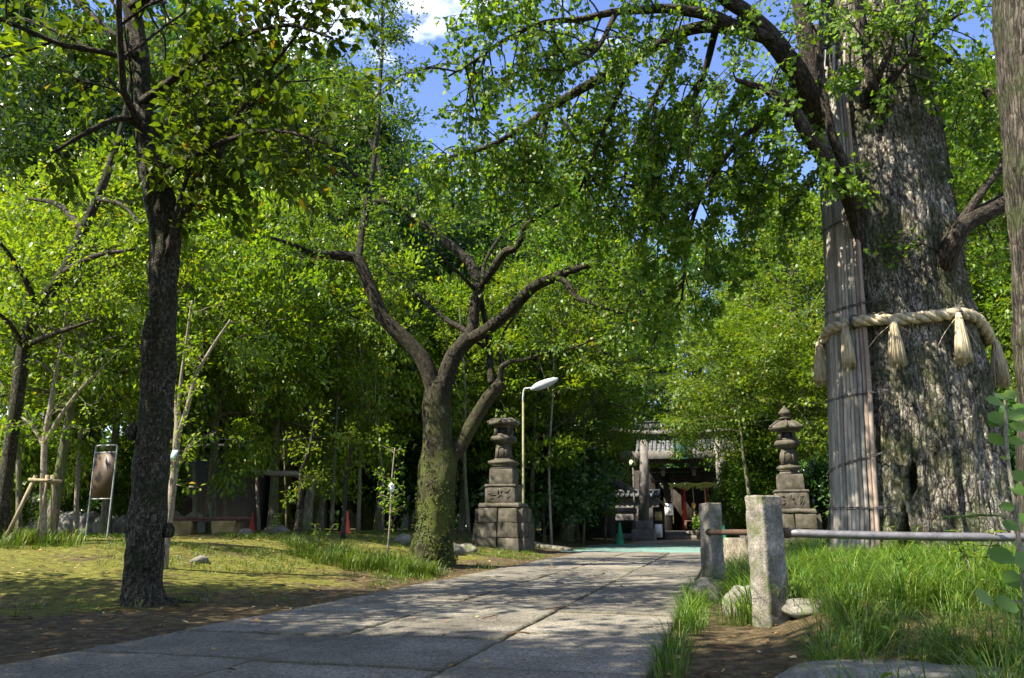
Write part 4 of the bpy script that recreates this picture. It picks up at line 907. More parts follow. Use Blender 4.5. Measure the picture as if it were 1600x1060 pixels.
# the dim wood beyond, one mass
wm_ = MB(); rg = np.random.default_rng(77); n = 90000
a = rg.uniform(-.75, .75, n); d = rg.uniform(74, 100, n); hz = rg.random(n) ** .9 * (11 + 4 * vnoise(np.stack([a * 9, 0 * a, 0 * a], -1)))
wm_.leaves(np.stack([np.sin(a) * d, np.cos(a) * d, hz], -1), rg.normal(0, 1, (n, 3)), rg.normal(0, 1, (n, 3)) + V(0, -.3, .6), rg.uniform(.35, .8, n), 'kite', 1.5, rg)
for k in range(120):
    aa = rg.uniform(-.75, .75); dd = rg.uniform(74, 100); x, y = sin(aa) * dd, cos(aa) * dd
    wm_.tube([(x, y, -.2), (x + rg.normal(0, .3), y, 6), (x + rg.normal(0, .6), y, 12)], [.35, .28, .1], 7)
tag(wm_.build('far_woods', M['dark_leaf']), 'dim distant wood closing the view behind the shrine', 'woods', kind='stuff')

# ------------------------------------------------------------------ stone lanterns
def poly_ring(mb, c, prof, rz, n=4):          # prof: (half width, z)
    mb.lathe([(w * (math.sqrt(2) if n == 4 else 1.0), z) for w, z in prof], n, c, rz + (pi / 4 if n == 4 else pi / 6))
def lantern(label, base, s, finial, seed, kanji):
    t = thing('stone_lantern', label, 'stone lantern', base, 'pair of tall stone lanterns'); b = base; rz = -PA
    m = MB()
    for row in range(3):                       # rough stepped base of big stones
        h0 = row * .46; w = 1.36 - row * .07
        for k in range(4):
            a = rz + k * pi / 2; off = V(cos(a), sin(a), 0) * (w * .48)
            for q in (-1, 1):
                f = V(-sin(a), cos(a), 0); c = b + off + f * q * w * .27 + V(0, 0, h0 + .23 - .12)
                m.rough_box(c, (.46, w * .54, .45), a, .025, seed + row * 9 + k * 3 + q, (4, 5, 5), .97, 4.)
    m.box(b + V(0, 0, .6), (1.0, 1.0, 1.15), rz)
    m.rough_box(b + V(0, 0, 1.36), (1.44, 1.44, .13), rz, .02, seed, (10, 10, 3), .94, 4.)
    m.build('base', M['lantern_stone'], t, True)
    m = MB(); m.rough_box(b + V(0, 0, 1.70), (1.06, 1.06, .57), rz, .006, seed + 3, (8, 8, 6), .985, 5.); m.rough_box(b + V(0, 0, 2.0), (1.12, 1.12, .07), rz, .006, seed + 4, (8, 8, 2), .96)
    r = m; rr_ = random.Random(seed)        # worn carving on the lower plinth
    for fx in (-PA - pi / 2, -PA):
        nx_ = V(cos(fx), sin(fx), 0); tx = V(-sin(fx), cos(fx), 0)
        for gx_ in (-.27, .0, .27):
            for k in range(5):
                c = b + nx_ * .526 + tx * (gx_ + rr_.uniform(-.06, .06)) + V(0, 0, 1.70 + rr_.uniform(-.13, .13)); e = (tx * rr_.uniform(-1, 1) + V(0, 0, rr_.uniform(-1, 1))); e = norm(e) * rr_.uniform(.05, .10)
                r.tube([c - e, c + nx_ * .012, c + e], .014, 5)
    r.build('lower_plinth', M['lantern_stone'], t)
    m = MB(); m.rough_box(b + V(0, 0, 2.29), (.84, .84, .50), rz, .006, seed + 5, (8, 8, 6), .97, 5.); m.build('upper_plinth', M['lantern_stone'], t)
    m = MB(); poly_ring(m, b, [(.36, 2.53), (.36, 2.60), (.30, 2.64), (.42, 2.70), (.44, 2.76), (.42, 2.80), (.26, 2.86), (.245, 2.9)], rz, 6 if finial else 4)
    w0, w1 = .25, .215; poly_ring(m, b, [(w0, 2.86), (w1, 3.34), (w1 - .03, 3.38)], rz)
    for fx in (-PA - pi / 2, -PA, -PA + pi):    # raised frames on the shaft
        nx_ = V(cos(fx), sin(fx), 0); tx = V(-sin(fx), cos(fx), 0)
        for s1 in (-1, 1): m.beam(b + nx_ * .245 + tx * s1 * .155 + V(0, 0, 2.92), b + nx_ * .215 + tx * s1 * .13 + V(0, 0, 3.28), .05, .04)
        arch = [b + nx_ * .222 + tx * (.13 * cos(q)) + V(0, 0, 3.22 + .07 * sin(q)) for q in np.linspace(0, pi, 9)]; m.tube(arch, .024, 6)
    m.build('shaft', M['lantern_stone'], t)
    m = MB(); poly_ring(m, b, [(.24, 3.36), (.30, 3.40), (.42, 3.47), (.46, 3.52), (.46, 3.60), (.40, 3.65), (.30, 3.67)], rz, 6); m.build('platform', M['lantern_stone'], t)
    m = MB()                                   # fire box: four corner posts, sills and a black block standing in for inner shade
    for a in (-1, 1):
        for q in (-1, 1): m.box(b + V(*(PE * a * .21 + PD * q * .21), 3.80), (.11, .11, .29), rz)
    m.box(b + V(0, 0, 3.69), (.52, .52, .06), rz); m.box(b + V(0, 0, 3.96), (.54, .54, .07), rz)
    m.build('fire_box', M['lantern_stone'], t)
    m = MB(); m.box(b + V(0, 0, 3.81), (.36, .36, .2), rz); m.build('shade_core', M['ink'], t)
    m = MB(); n6 = 6
    prof = [(.30, 3.98), (.52, 4.00), (.58, 4.05), (.56, 4.11), (.44, 4.20), (.30, 4.28), (.16, 4.33), (.06, 4.35)] if finial else [(.30, 3.98), (.50, 4.0), (.56, 4.06), (.54, 4.12), (.46, 4.18), (.32, 4.23), (.12, 4.26)]
    poly_ring(m, b, prof, rz, 6)
    for k in range(6):
        a = rz + pi / 6 + k * pi / 3; m.tube([b + V(cos(a) * w, sin(a) * w, z) for w, z in ((.16, 4.33), (.34, 4.28), (.52, 4.14), (.60, 4.09))] if finial else [b + V(cos(a) * w, sin(a) * w, z) for w, z in ((.2, 4.24), (.36, 4.215), (.5, 4.14), (.57, 4.09))], [.03, .035, .04, .05], 6)
    m.build('roof', M['lantern_stone'], t)
    if finial:
        m = MB(); m.lathe([(.10, 4.34), (.20, 4.38), (.21, 4.42), (.12, 4.45), (.09, 4.50), (.20, 4.54), (.21, 4.60), (.14, 4.68), (.05, 4.78), (.01, 4.84)], 14, b); m.build('finial', M['lantern_stone'], t, True)
    for q_ in [t] + list(t.children): pass
    t.scale = (s,) * 3
    return t
def wlocal(o): return o
bl = GY(787, 26.0); bl_px = gproj(bl); print('lantern base px', bl_px)
lantern('moss stained stone lantern standing right of the forked cherry', bl, .96, False, 3, 0)
lantern('dark stone lantern with a pointed finial standing between the torii and the bamboo screen', GY(1243, 26), .97, True, 8, 0)

# ------------------------------------------------------------------ street lamp
p0 = GY(818, 28.5); mp_ = mpp(p0 + V(0, 0, 3))
sl = thing('street_lamp', 'white street lamp with a slanting tube head above the left stone lantern', 'street lamp', p0)
zt = P(818, 614, 28.5)[2]
m = MB(); m.tube([p0, p0 + V(0, 0, .8), p0 + V(0, 0, zt - .5)], [.055, .048, .036], 12); m.build('pole', M['pole_yellow'], sl, True)
m = MB(); e0 = P(832, 606, 28.4); m.tube(catmull([p0 + V(0, 0, zt - .5), p0 + V(0, 0, zt - .3), p0 + V(.05, 0, zt - .03), P(826, 607, 28.4), e0], 6), .032, 10); m.build('arm', M['lamp_shell'], sl, True)
a, b = P(829, 609, 28.4), P(872, 592, 28.2); m = MB()
c = [a + (b - a) * t for t in np.linspace(0, 1, 9)]; m.tube(c, [.05, .11, .15, .16, .16, .15, .13, .10, .04], 14); m.build('lamp_head', M['lamp_shell'], sl, True)

# ------------------------------------------------------------------ torii
pt = GY(1071, 45.5); k = mpp(pt + V(0, 0, 2))
def tl(px, py): return ((px - 1071) * k / cos(PA), CAM_H + (820 - py) * k * 1.0 - pt[2])
torii = thing('torii_gate', 'grey stone torii straddling the path in front of the shrine gate', 'torii', pt); torii.rotation_euler = (0, 0, -PA)
def lb(name, mat, par, fn, sm=False):           # build in the parent's own axes
    m = MB(); fn(m); loc = par.location.copy(); q = par
    chain = []
    while q is not None: chain.append((q, q.location.copy())); q.parent and None; q = q.parent
    for o, l in chain: o.location = (0, 0, 0)
    o = m.build(name, mat, par, sm)
    for o2, l in chain: o2.location = l
    return o
for px in (1010, 1132):
    x, _ = tl(px, 0)
    def f(m):
        m.rough_box((x, 0, .32), (1.32, 1.32, .66), 0, .012, px, (8, 8, 5), .98); m.rough_box((x, 0, .88), (.95, .95, .48), 0, .01, px + 1, (8, 8, 5), .98)
    lb('plinth', M['torii_stone'], torii, f)
    def f(m):
        ins = -.20 if px > 1071 else .20
        m.tube([(x, 0, 1.1), (x + ins * .5, 0, 3.2), (x + ins, 0, tl(0, 690)[1] + .1)], [.31, .28, .25], 24)
    lb('pillar', M['torii_stone'], torii, f, True)
zk = tl(0, 686)[1]; zn = tl(0, 712)[1]; xl, xr = tl(978, 0)[0], tl(1164, 0)[0]
def f(m):
    n = 16; X = np.linspace(xl - .5, xr + .5, n + 1)
    for i in range(n):
        for (h0, h1, w) in ((0, .24, .42), (.245, .50, .62)):
            zz0 = lambda q: .45 * abs((q - (xl + xr) / 2) / ((xr - xl) / 2)) ** 3 * .5
            a0, a1 = X[i], X[i + 1]
            m.add([(a0, -w / 2, zk - .1 + h0 + zz0(a0)), (a1, -w / 2, zk - .1 + h0 + zz0(a1)), (a1, w / 2, zk - .1 + h0 + zz0(a1)), (a0, w / 2, zk - .1 + h0 + zz0(a0)), (a0, -w / 2, zk - .1 + h1 + zz0(a0)), (a1, -w / 2, zk - .1 + h1 + zz0(a1)), (a1, w / 2, zk - .1 + h1 + zz0(a1)), (a0, w / 2, zk - .1 + h1 + zz0(a0))],
                  {4: [(0, 3, 2, 1), (4, 5, 6, 7), (0, 1, 5, 4), (2, 3, 7, 6)] + ([(3, 0, 4, 7)] if i == 0 else []) + ([(1, 2, 6, 5)] if i == n - 1 else [])})
lb('top_beam', M['torii_stone'], torii, f)
lb('tie_beam', M['torii_stone'], torii, lambda m: m.box(((xl + xr) / 2, 0, zn), (xr - xl, .30, .46), bevel=.02))
zp0, zp1 = tl(0, 718)[1], tl(0, 689)[1]
def f(m):
    m.box((0, -.26, (zp0 + zp1) / 2), (.66, .07, zp1 - zp0), bevel=.015)
    for s1 in (-1, 1): m.box((s1 * .36, -.28, (zp0 + zp1) / 2), (.09, .13, zp1 - zp0 + .12), bevel=.015)
    m.box((0, -.28, zp1 + .03), (.86, .13, .09), bevel=.015); m.box((0, -.28, zp0 - .03), (.86, .13, .09), bevel=.015)
lb('plaque', M['dark_green'], torii, f)

# ------------------------------------------------------------------ shrine gate
pg_ = GY(1088, 52); k = mpp(pg_ + V(0, 0, 2)); 
gate = thing('shrine_gate', 'dark wooden shrine gate with a grey tiled roof behind the torii', 'gate', pg_); gate.rotation_euler = (0, 0, -PA)
def gx_(px): return (px - 1088) * k
def gz_(py): return CAM_H + (820 - py) * k - pg_[2]
lb('stone_steps', M['torii_stone'], gate, lambda m: (m.box((0, .6, .12), (8.4, 5.6, .26), bevel=.02), m.box((0, .8, .38), (7.6, 4.9, .262), bevel=.02)))
def tiles(m, x0, x1, ya, za, yb, zb, rows_, lip=.05):   # stepped courses of tile with round ribs
    for r_ in range(rows_):
        t0, t1 = r_ / rows_, (r_ + 1.12) / rows_
        c = lambda t: (ya + (yb - ya) * t, za + (zb - za) * (t + .18 * t * (1 - t) * -1))
        (y0, z0), (y1, z1) = c(t0), c(min(t1, 1))
        m.add([(x0, y0, z0), (x1, y0, z0), (x1, y1, z1 + .0), (x0, y1, z1), (x0, y0, z0 + lip), (x1, y0, z0 + lip), (x1, y1, z1 + .02), (x0, y1, z1 + .02)], {4: [(0, 3, 2, 1), (4, 5, 6, 7), (0, 1, 5, 4), (1, 2, 6, 5), (3, 0, 4, 7)]})
    for x in np.arange(x0 + .14, x1, .28):
        pts = [(x, ya + (yb - ya) * t, za + (zb - za) * (t - .18 * t * (1 - t)) + .075) for t in np.linspace(0, 1, 7)]
        m.tube(pts, .06, 8)
zr_, ze_ = gz_(668), gz_(719)
xa, xb = gx_(1003), gx_(1176)
def f(m):
    tiles(m, xa, xb, -2.1, ze_, .6, zr_, 9); tiles(m, xa, xb, 3.3, ze_, .6, zr_, 9)
    m.box((0, .6, zr_ + .22), (xb - xa + .1, .34, .42), bevel=.03); m.box((0, .6, zr_ + .47), (xb - xa + .25, .46, .10), bevel=.03)
    for s1 in (xa - .1, xb + .1): m.box((s1, .6, zr_ + .42), (.16, .5, .75), top=(.16, .3))
lb('roof', M['roof'], gate, f)
def f(m):
    for x in np.arange(xa + .1, xb, .21): m.beam((x, -2.05, ze_ - .07), (x, .3, ze_ + .75), .07, .09)
    for x in np.arange(xa + .1, xb, .21): m.beam((x, -1.6, ze_ - .20), (x, .3, ze_ + .35), .07, .09)
lb('rafters', M['dark_wood'], gate, f)
lb('eaves_board', M['grey_wood'], gate, lambda m: m.box(((xa + xb) / 2, -2.13, ze_ - .02), (xb - xa, .05, .11)))
for px in (1047, 1128):
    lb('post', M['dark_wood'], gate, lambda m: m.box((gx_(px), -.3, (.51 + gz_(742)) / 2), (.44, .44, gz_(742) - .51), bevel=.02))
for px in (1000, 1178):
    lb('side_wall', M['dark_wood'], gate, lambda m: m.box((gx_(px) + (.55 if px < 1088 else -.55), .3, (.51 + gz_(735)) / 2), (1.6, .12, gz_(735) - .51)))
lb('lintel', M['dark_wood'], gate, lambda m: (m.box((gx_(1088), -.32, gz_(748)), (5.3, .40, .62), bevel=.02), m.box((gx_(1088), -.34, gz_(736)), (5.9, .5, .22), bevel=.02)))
for px in (1043, 1090, 1136):
    lb('bracket', M['grey_wood'], gate, lambda m: (m.box((gx_(px), -.72, gz_(741)), (.20, .36, .40), top=(.26, .5), bevel=.015), m.box((gx_(px), -.8, gz_(733)), (.5, .3, .13), bevel=.02)))
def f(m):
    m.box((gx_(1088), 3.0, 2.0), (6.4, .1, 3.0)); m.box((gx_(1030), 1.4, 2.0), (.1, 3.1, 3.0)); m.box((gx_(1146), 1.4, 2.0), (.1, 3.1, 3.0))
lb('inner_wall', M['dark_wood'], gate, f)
for px in (1070, 1106): lb('red_pillar', M['vermilion'], gate, lambda m: m.tube([(gx_(px), 1.4, .51), (gx_(px), 1.4, gz_(757))], .15, 16), True)
def f(m):
    r = random.Random(2)
    for s in range(230):
        x = gx_(1053) + r.random() * (gx_(1124) - gx_(1053)); l = r.uniform(.10, .42) * (.5 + .5 * sin(x * 3.1) ** 2); m.tube([(x, -.58 + r.uniform(-.05, .05), gz_(759)), (x + r.uniform(-.1, .1), -.62 + r.uniform(-.07, .07), gz_(759) - l * .6), (x + r.uniform(-.16, .16), -.62 + r.uniform(-.09, .09), gz_(759) - l)], [.018, .014, .006], 4)
    m.tube([(gx_(x), -.6, gz_(758) + .05 * sin(x * .2)) for x in range(1050, 1128, 4)], .055, 8, lump=.1)
lb('straw_fringe', M['fresh_straw'], gate, f)
for px in (1055, 1087, 1105, 1124):
    lb('bell_cord', M['straw'], gate, lambda m: m.tube([(gx_(px), -.5, gz_(762)), (gx_(px) + .02, -.48, gz_(795)), (gx_(px), -.5, gz_(818))], .028, 6))
lb('bell', M['brass'], gate, lambda m: m.lathe([(.02, gz_(786)), (.12, gz_(788)), (.15, gz_(791)), (.12, gz_(794)), (.03, gz_(796))], 14, (gx_(1087), -.55, 0)), True)
nt = lb('notice', M['paper'], gate, lambda m: m.box((gx_(1049), -.545, gz_(797)), (.50, .03, .72)))
lb('writing', M['ink'], nt, lambda m: (m.box((gx_(1049), -.565, gz_(797)), (.07, .008, .52)), m.box((gx_(1049) - .13, -.565, gz_(798)), (.015, .008, .4)), m.box((gx_(1049) + .13, -.565, gz_(798)), (.015, .008, .4))))

# small roofed box, table, plant and low fence by the gate
def at_gate(px, Y=48.5): return GY(px, Y)
b = at_gate(1031, 48); kiosk = thing('shrine_kiosk', 'small roofed wooden box with white paper panels beside the left torii pillar', 'kiosk', b); kiosk.rotation_euler = (0, 0, -PA)
lb('box', M['dark_wood'], kiosk, lambda m: m.box((0, 0, .95), (.62, .5, 1.9)))
lb('roof', M['grey_wood'], kiosk, lambda m: (m.beam((-.52, -.4, 1.86), (0, -.4, 2.26), .08, .08), m.beam((.52, -.4, 1.86), (0, -.4, 2.26), .08, .08), m.add([(-.6, -.42, 1.86), (0, -.42, 2.3), (0, .42, 2.3), (-.6, .42, 1.86), (-.6, -.42, 1.92), (0, -.42, 2.37), (0, .42, 2.37), (-.6, .42, 1.92)], {4: [(0, 3, 2, 1), (4, 5, 6, 7), (0, 1, 5, 4), (2, 3, 7, 6), (3, 0, 4, 7)]}), m.add([(.6, -.42, 1.86), (0, -.42, 2.3), (0, .42, 2.3), (.6, .42, 1.86), (.6, -.42, 1.92), (0, -.42, 2.37), (0, .42, 2.37), (.6, .42, 1.92)], {4: [(0, 1, 2, 3), (4, 7, 6, 5), (0, 4, 5, 1), (2, 6, 7, 3), (3, 7, 4, 0)]})))
lb('panel', M['paper'], kiosk, lambda m: m.box((-.02, -.27, .55), (.42, .03, .75))); lb('panel', M['gilt'], kiosk, lambda m: m.box((0, -.27, 1.38), (.40, .03, .5)))
b = GY(1079, 50.2); tb_ = thing('small_table', 'small red table standing in the shrine gateway', 'table', b + V(0, 0, .5))
m = MB(); m.box(b + V(0, 0, 1.12), (.6, .4, .05), -PA); m.build('tabletop', M['red_wood'], tb_)
for sx in (-.25, .25):
    for sy in (-.15, .15): m = MB(); m.box(b + V(sx, sy, .80), (.05, .05, .6)); m.build('leg', M['red_wood'], tb_)
b = GY(1094, 49.6); pp = thing('potted_plant', 'leafy potted plant beside the small red table', 'potted plant', b)
m = MB(); m.lathe([(.18, .05), (.26, .5), (.28, .52), (.24, .52), (.22, .46)], 16, b); m.build('pot', M['torii_stone'], pp, True)
m = MB(); rg = np.random.default_rng(3); C = b + V(0, 0, 1.05) + rg.normal(0, .25, (260, 3)) * V(1, 1, .9); m.leaves(C, rg.normal(0, 1, (260, 3)), rg.normal(0, .5, (260, 3)) + V(0, 0, 1), .14, 'oval', 1, rg)
for k in range(6): m.tube([b + V(0, 0, .4), b + V(rg.normal(0, .15), rg.normal(0, .15), 1.2)], .012, 5)
m.build('foliage', M['cherry_leaf'], pp)

# shed with the slanting roof left of the torii
b = GY(898, 41); k = mpp(b + V(0, 0, 2)); shed = thing('roofed_shed', 'dark wooden shed with a slanting roof left of the torii', 'shed', b); shed.rotation_euler = (0, 0, -PA)
zr2, ze2 = CAM_H + (820 - 722) * k - b[2], CAM_H + (820 - 769) * k - b[2]
lb('wall', M['dark_wood'], shed, lambda m: (m.box((0, 1.5, ze2 / 2 + .1), (3.3, 3.4, ze2 + .2)), m.add([(-1.65, -.2, ze2 + .2), (1.65, -.2, ze2 + .2), (0, -.2, zr2 - .12), (-1.65, 3.2, ze2 + .2), (1.65, 3.2, ze2 + .2), (0, 3.2, zr2 - .12)], {3: [(0, 1, 2), (3, 5, 4)], 4: [(1, 4, 5, 2), (0, 2, 5, 3)]})))
lb('roof', M['roof'], shed, lambda m: [m.add([(0, -.9, zr2), (s_ * 2.75, -.9, ze2), (s_ * 2.75, 3.9, ze2), (0, 3.9, zr2), (0, -.9, zr2 + .16), (s_ * 2.75, -.9, ze2 + .14), (s_ * 2.75, 3.9, ze2 + .14), (0, 3.9, zr2 + .16)], {4: [(0, 1, 2, 3), (4, 7, 6, 5), (0, 4, 5, 1), (1, 5, 6, 2), (2, 6, 7, 3)]}) for s_ in (-1, 1)] + [m.beam((s_ * .15, -.98, zr2 - .05), (s_ * 2.8, -.98, ze2 - .02), .06, .22) for s_ in (-1, 1)] + [m.beam((s_ * q, -.95, zr2 + .2 + (ze2 - zr2) * q / 2.75), (s_ * q, 3.9, zr2 + .2 + (ze2 - zr2) * q / 2.75), .05, .05) for s_ in (-1, 1) for q in np.arange(.2, 2.7, .24)])
# tile capped wall, water basin board
b = GY(985, 50); k = mpp(b + V(0, 0, 1)); wl = thing('tile_capped_wall', 'low pale wall with a cap of round tiles left of the torii pillar', 'wall', b); wl.rotation_euler = (0, 0, -PA)
zw = CAM_H + (820 - 778) * k - b[2]
lb('wall', M['torii_stone'], wl, lambda m: m.box((0, 0, zw / 2), (3.6, .3, zw)))
lb('tile_cap', M['roof'], wl, lambda m: (m.add([(-1.9, -.4, zw), (1.9, -.4, zw), (1.9, 0, zw + .28), (-1.9, 0, zw + .28), (1.9, .4, zw), (-1.9, .4, zw)], {4: [(0, 1, 2, 3), (3, 2, 4, 5), (0, 5, 4, 1)]}), [m.tube([(x, -.44, zw + .03), (x, 0, zw + .33)], .075, 8) for x in np.arange(-1.8, 1.85, .3)], m.tube([(-1.9, 0, zw + .36), (1.9, 0, zw + .36)], .11, 10)))
b = GY(973, 47); k = mpp(b + V(0, 0, 1)); wb = thing('water_basin', 'dark stone water basin under a grey beam left of the torii', 'water basin', b); wb.rotation_euler = (0, 0, -PA)
lb('basin', M['dark_wood'], wb, lambda m: m.box((0, 0, .72), (1.05, .8, .75), top=(1.25, .95), bevel=.04)); lb('stand', M['torii_stone'], wb, lambda m: m.box((0, 0, .17), (1.3, 1., .36), bevel=.03))
lb('beam', M['grey_wood'], wb, lambda m: (m.box((.1, 0, 1.62), (1.5, .5, .36), bevel=.08), m.box((-.5, .2, 1.0), (.1, .1, 1.3)), m.box((.7, .2, 1.0), (.1, .1, 1.3))))
b = GY(993, 48.6); k = mpp(b + V(0, 0, 3)); lpn = thing('lamp_post', 'thin dark lamp post with a pale lantern head left of the torii', 'lamp post', b)
z0, z1 = CAM_H + (820 - 730) * k, CAM_H + (820 - 718) * k
m = MB(); m.tube([b, V(b[0], b[1], 1), V(b[0], b[1], z0)], [.09, .06, .05], 10); m.build('pole', M['tie'], lpn, True)
m = MB(); m.lathe([(.13, z0), (.21, z0 + .1), (.22, z1 - .1), (.15, z1)], 12, V(b[0], b[1], 0)); m.build('lamp_head', M['lamp_glass'], lpn, True)
m = MB(); m.lathe([(.26, z1), (.2, z1 + .08), (.03, z1 + .16)], 12, V(b[0], b[1], 0)); m.build('cap', M['tie'], lpn)

# ------------------------------------------------------------------ traffic cones
def cone(px, Y, h, mat, label, base=True):
    b = GY(px, Y); t = thing('traffic_cone', label, 'traffic cone', b, 'traffic cones standing about the grounds')
    m = MB(); m.box(b + V(0, 0, .03), (h * .50, h * .50, .06), .2, bevel=.012); m.build('foot', mat, t)
    m = MB(); m.lathe([(h * .19, .055), (h * .165, h * .12), (h * .05, h * .96), (h * .04, h)], 20, b); m.build('body', mat, t, True)
pcg = GY(969, 36.5); cone(969, 36.5, 1.0, M['cone_green'], 'tall green traffic cone standing on the edge of the teal paving')
cone(1133, 33.0, .85, M['cone_green'], 'green traffic cone half hidden behind the shorter stone post')
cone(393, 29, .68, M['cone_red'], 'red traffic cone right of the bench'); cone(331, 30.5, .72, M['cone_faded'], 'faded orange traffic cone behind the bench')
cone(541, 26, .70, M['cone_red'], 'red traffic cone partly behind a thin stake')

# ------------------------------------------------------------------ things on the mossy lawn
b = GY(328, 23); k = mpp(b + V(0, 0, .4)); zb = float(b[2]); print('bench ground', gproj(b))
bench = thing('bench', 'long low reddish plank bench on two rounded stone blocks', 'bench', b)
m = MB(); m.box((b[0], b[1], zb + .43), (2.15, .50, .085), .03, bevel=.015); m.box((b[0], b[1] - .2, zb + .37), (2.0, .05, .05), .03); m.build('seat', M['red_wood'], bench)
for px in (284, 352):
    x = (px - 800) * mpp(b); m = MB(); m.rough_box((x, b[1], zb + .16), (.62, .5, .40), .03, .02, px, (8, 8, 6), 1.12, 4); m.build('support', M['bench_stone'], bench, True)

b = GY(150, 17.5); k = mpp(b + V(0, 0, 1)); nb = thing('notice_board', 'blank brown notice board in a thin steel frame standing on the lawn', 'notice board', b)
x0, x1 = -.30, .30; z0 = float(b[2]); zt_ = CAM_H + (820 - 698) * k
yaw = V(cos(.35), -sin(.35), 0)
def nbp(x, z): return V(b[0], b[1], 0) + yaw * x + V(0, 0, z)
m = MB(); m.tube(catmull([nbp(x0, z0 - .05), nbp(x0, z0 + 1), nbp(x0, zt_ - .10), nbp(x0 + .07, zt_), nbp(0, zt_), nbp(x1 - .07, zt_), nbp(x1, zt_ - .10), nbp(x1, z0 + 1), nbp(x1, z0 - .05)], 8), .017, 8)
for z in (zt_ - .15, zt_ - 1.14): m.tube([nbp(x0, z), nbp(x1, z)], .015, 8)
m.build('frame', M['frame_metal'], nb, True)
m = MB(); m.beam(nbp(x0 + .02, zt_ - .645), nbp(x1 - .02, zt_ - .645), .03, .95); m.build('panel', M['brown_panel'], nb)
b = GY(113, 24); k = mpp(b + V(0, 0, 1)); sp = thing('slim_pole', 'slim pale metal pole left of the notice board', 'pole', b)
m = MB(); m.tube([b, V(b[0] + .05, b[1], CAM_H + (820 - 722) * k)], .032, 10); m.build('shaft', M['steel'], sp, True); m = MB(); m.lathe([(.04, 0), (.04, .04), (.01, .06)], 10, V(b[0] + .05, b[1], CAM_H + (820 - 722) * k)); m.build('cap', M['steel'], sp)

# grey shed wall behind, low stone wall, red fence
b = GY(185, 31); k = mpp(b + V(0, 0, 1)); bd = thing('storage_shed', 'low shed with grey and black siding glimpsed through leaves behind the notice board', 'shed', b)
zb = float(b[2]); w = 9.5
m = MB(); m.box((b[0], b[1] + 1.5, zb + 1.55), (w, 3, 3.1)); m.build('wall', M['grey_siding'], bd)
m = MB(); m.box((b[0] - .4, b[1] - .02, zb + .85), (w - 3.2, .06, 1.7)); m.build('lower_boards', M['dark_siding'], bd)
m = MB(); m.box((b[0], b[1] + 1.4, zb + 3.2), (w + .8, 4, .16), top=(w + .6, 3.4)); m.build('roof', M['dark_siding'], bd)
m = MB()
for z in np.arange(.65, 1.5, .09): m.box((b[0] - .25, b[1] - .08, zb + z), (.75, .04, .055))
m.build('louvre', M['white_paint'], bd)
b = GY(185, 24.5); m = MB(); zb = float(b[2])
for kk_ in range(9):
    x = b[0] - 2.0 + kk_ * .52; m.rock((x, b[1] + random.uniform(-.1, .1), float(gh(x, b[1])) + .22), (.36, .3, .40 + random.uniform(-.06, .1)), kk_ * 3., .2, 20)
tag(m.build('dry_stone_wall', M['rock'], None, True), 'short rough stone wall behind the foot of the notice board', 'wall')
b = GY(420, 42); fe = thing('red_fence', 'dark red slatted fence in the shade beyond the bench', 'fence', b); zb = float(b[2])
m = MB()
for x in np.arange(-3.2, 3.2, .20): m.box((b[0] + x, b[1], zb + .75), (.09, .05, 1.5))
m.build('slats', M['red_wood'], fe); m = MB(); m.box((b[0], b[1] + .06, zb + 1.25), (6.5, .06, .1)); m.box((b[0], b[1] + .06, zb + .35), (6.5, .06, .1)); m.build('rails', M['red_wood'], fe)
a, c = P(300, 681, 26), P(560, 672, 28); m = MB(); m.tube([a + (c - a) * t + V(0, 0, -.25 * 4 * t * (1 - t)) for t in np.linspace(0, 1, 20)], .016, 6)
cb = m.build('overhead_cable', M['white_paint']); tag(cb, 'thin pale cable strung between the trees above the bench', 'cable')

# sapling held by wooden stakes at the left
b = GY(62, 14.2); k = mpp(b + V(0, 0, .6)); sk = thing('sapling_support', 'wooden stake frame bracing a sapling near the left edge', 'stake frame', b)
z0 = float(b[2])
for xa_, xb_, ya_ in ((-46, -20, -.25), (-12, -2, .15), (8, 6, .3)):
    m = MB(); m.tube([V(b[0] + xa_ * k, b[1] + ya_, z0 - .05), V(b[0] + xb_ * k, b[1], z0 + 108 * k)], .035, 10, lump=.06, seed=xa_); m.build('stake', M['stake_wood'], sk, True)
m = MB(); m.tube([V(b[0] - 28 * k, b[1] - .05, z0 + 101 * k), V(b[0] + 24 * k, b[1] - .05, z0 + 98 * k)], .028, 8); m.build('crossbar', M['stake_wood'], sk, True)
m = MB(); m.tube([V(b[0] + 6 * k + .05 * cos(t), b[1] + .05 * sin(t) - .02, z0 + 100 * k) for t in np.linspace(0, 2 * pi, 13)], .022, 6); m.build('tie', M['tie'], sk)
def thin_tree(name, label, Y, stems, bark, leafm, lsize, pm, ln_, nleaf, seed, droop=0., cat='sapling', sub=2):
    rg = np.random.default_rng(seed); b = GY(stems[0][0][0], Y); t = thing(name, label, cat, b); m = MB(); lw = m; lp = []
    for q_, (spec) in enumerate(stems):
        pts, rad = limb(spec, Y)
        if q_ == 0: pts[0] = b + V(0, 0, -.05); 
        m.tube(pts, rad, 10, lump=.08, seed=seed + q_); twigs(lw, lp, pts, rg, pm, ln_, 1., droop, sub, .35 if q_ == 0 else .1, .006)
    m.build('trunk', bark, t, True)
    if lp and nleaf:
        cmx = MB(); hang_leaves(cmx, lp, nleaf, .07, lsize, 'kite', rg, .2, .75); cmx.build('crown', leafm, t)
    return t
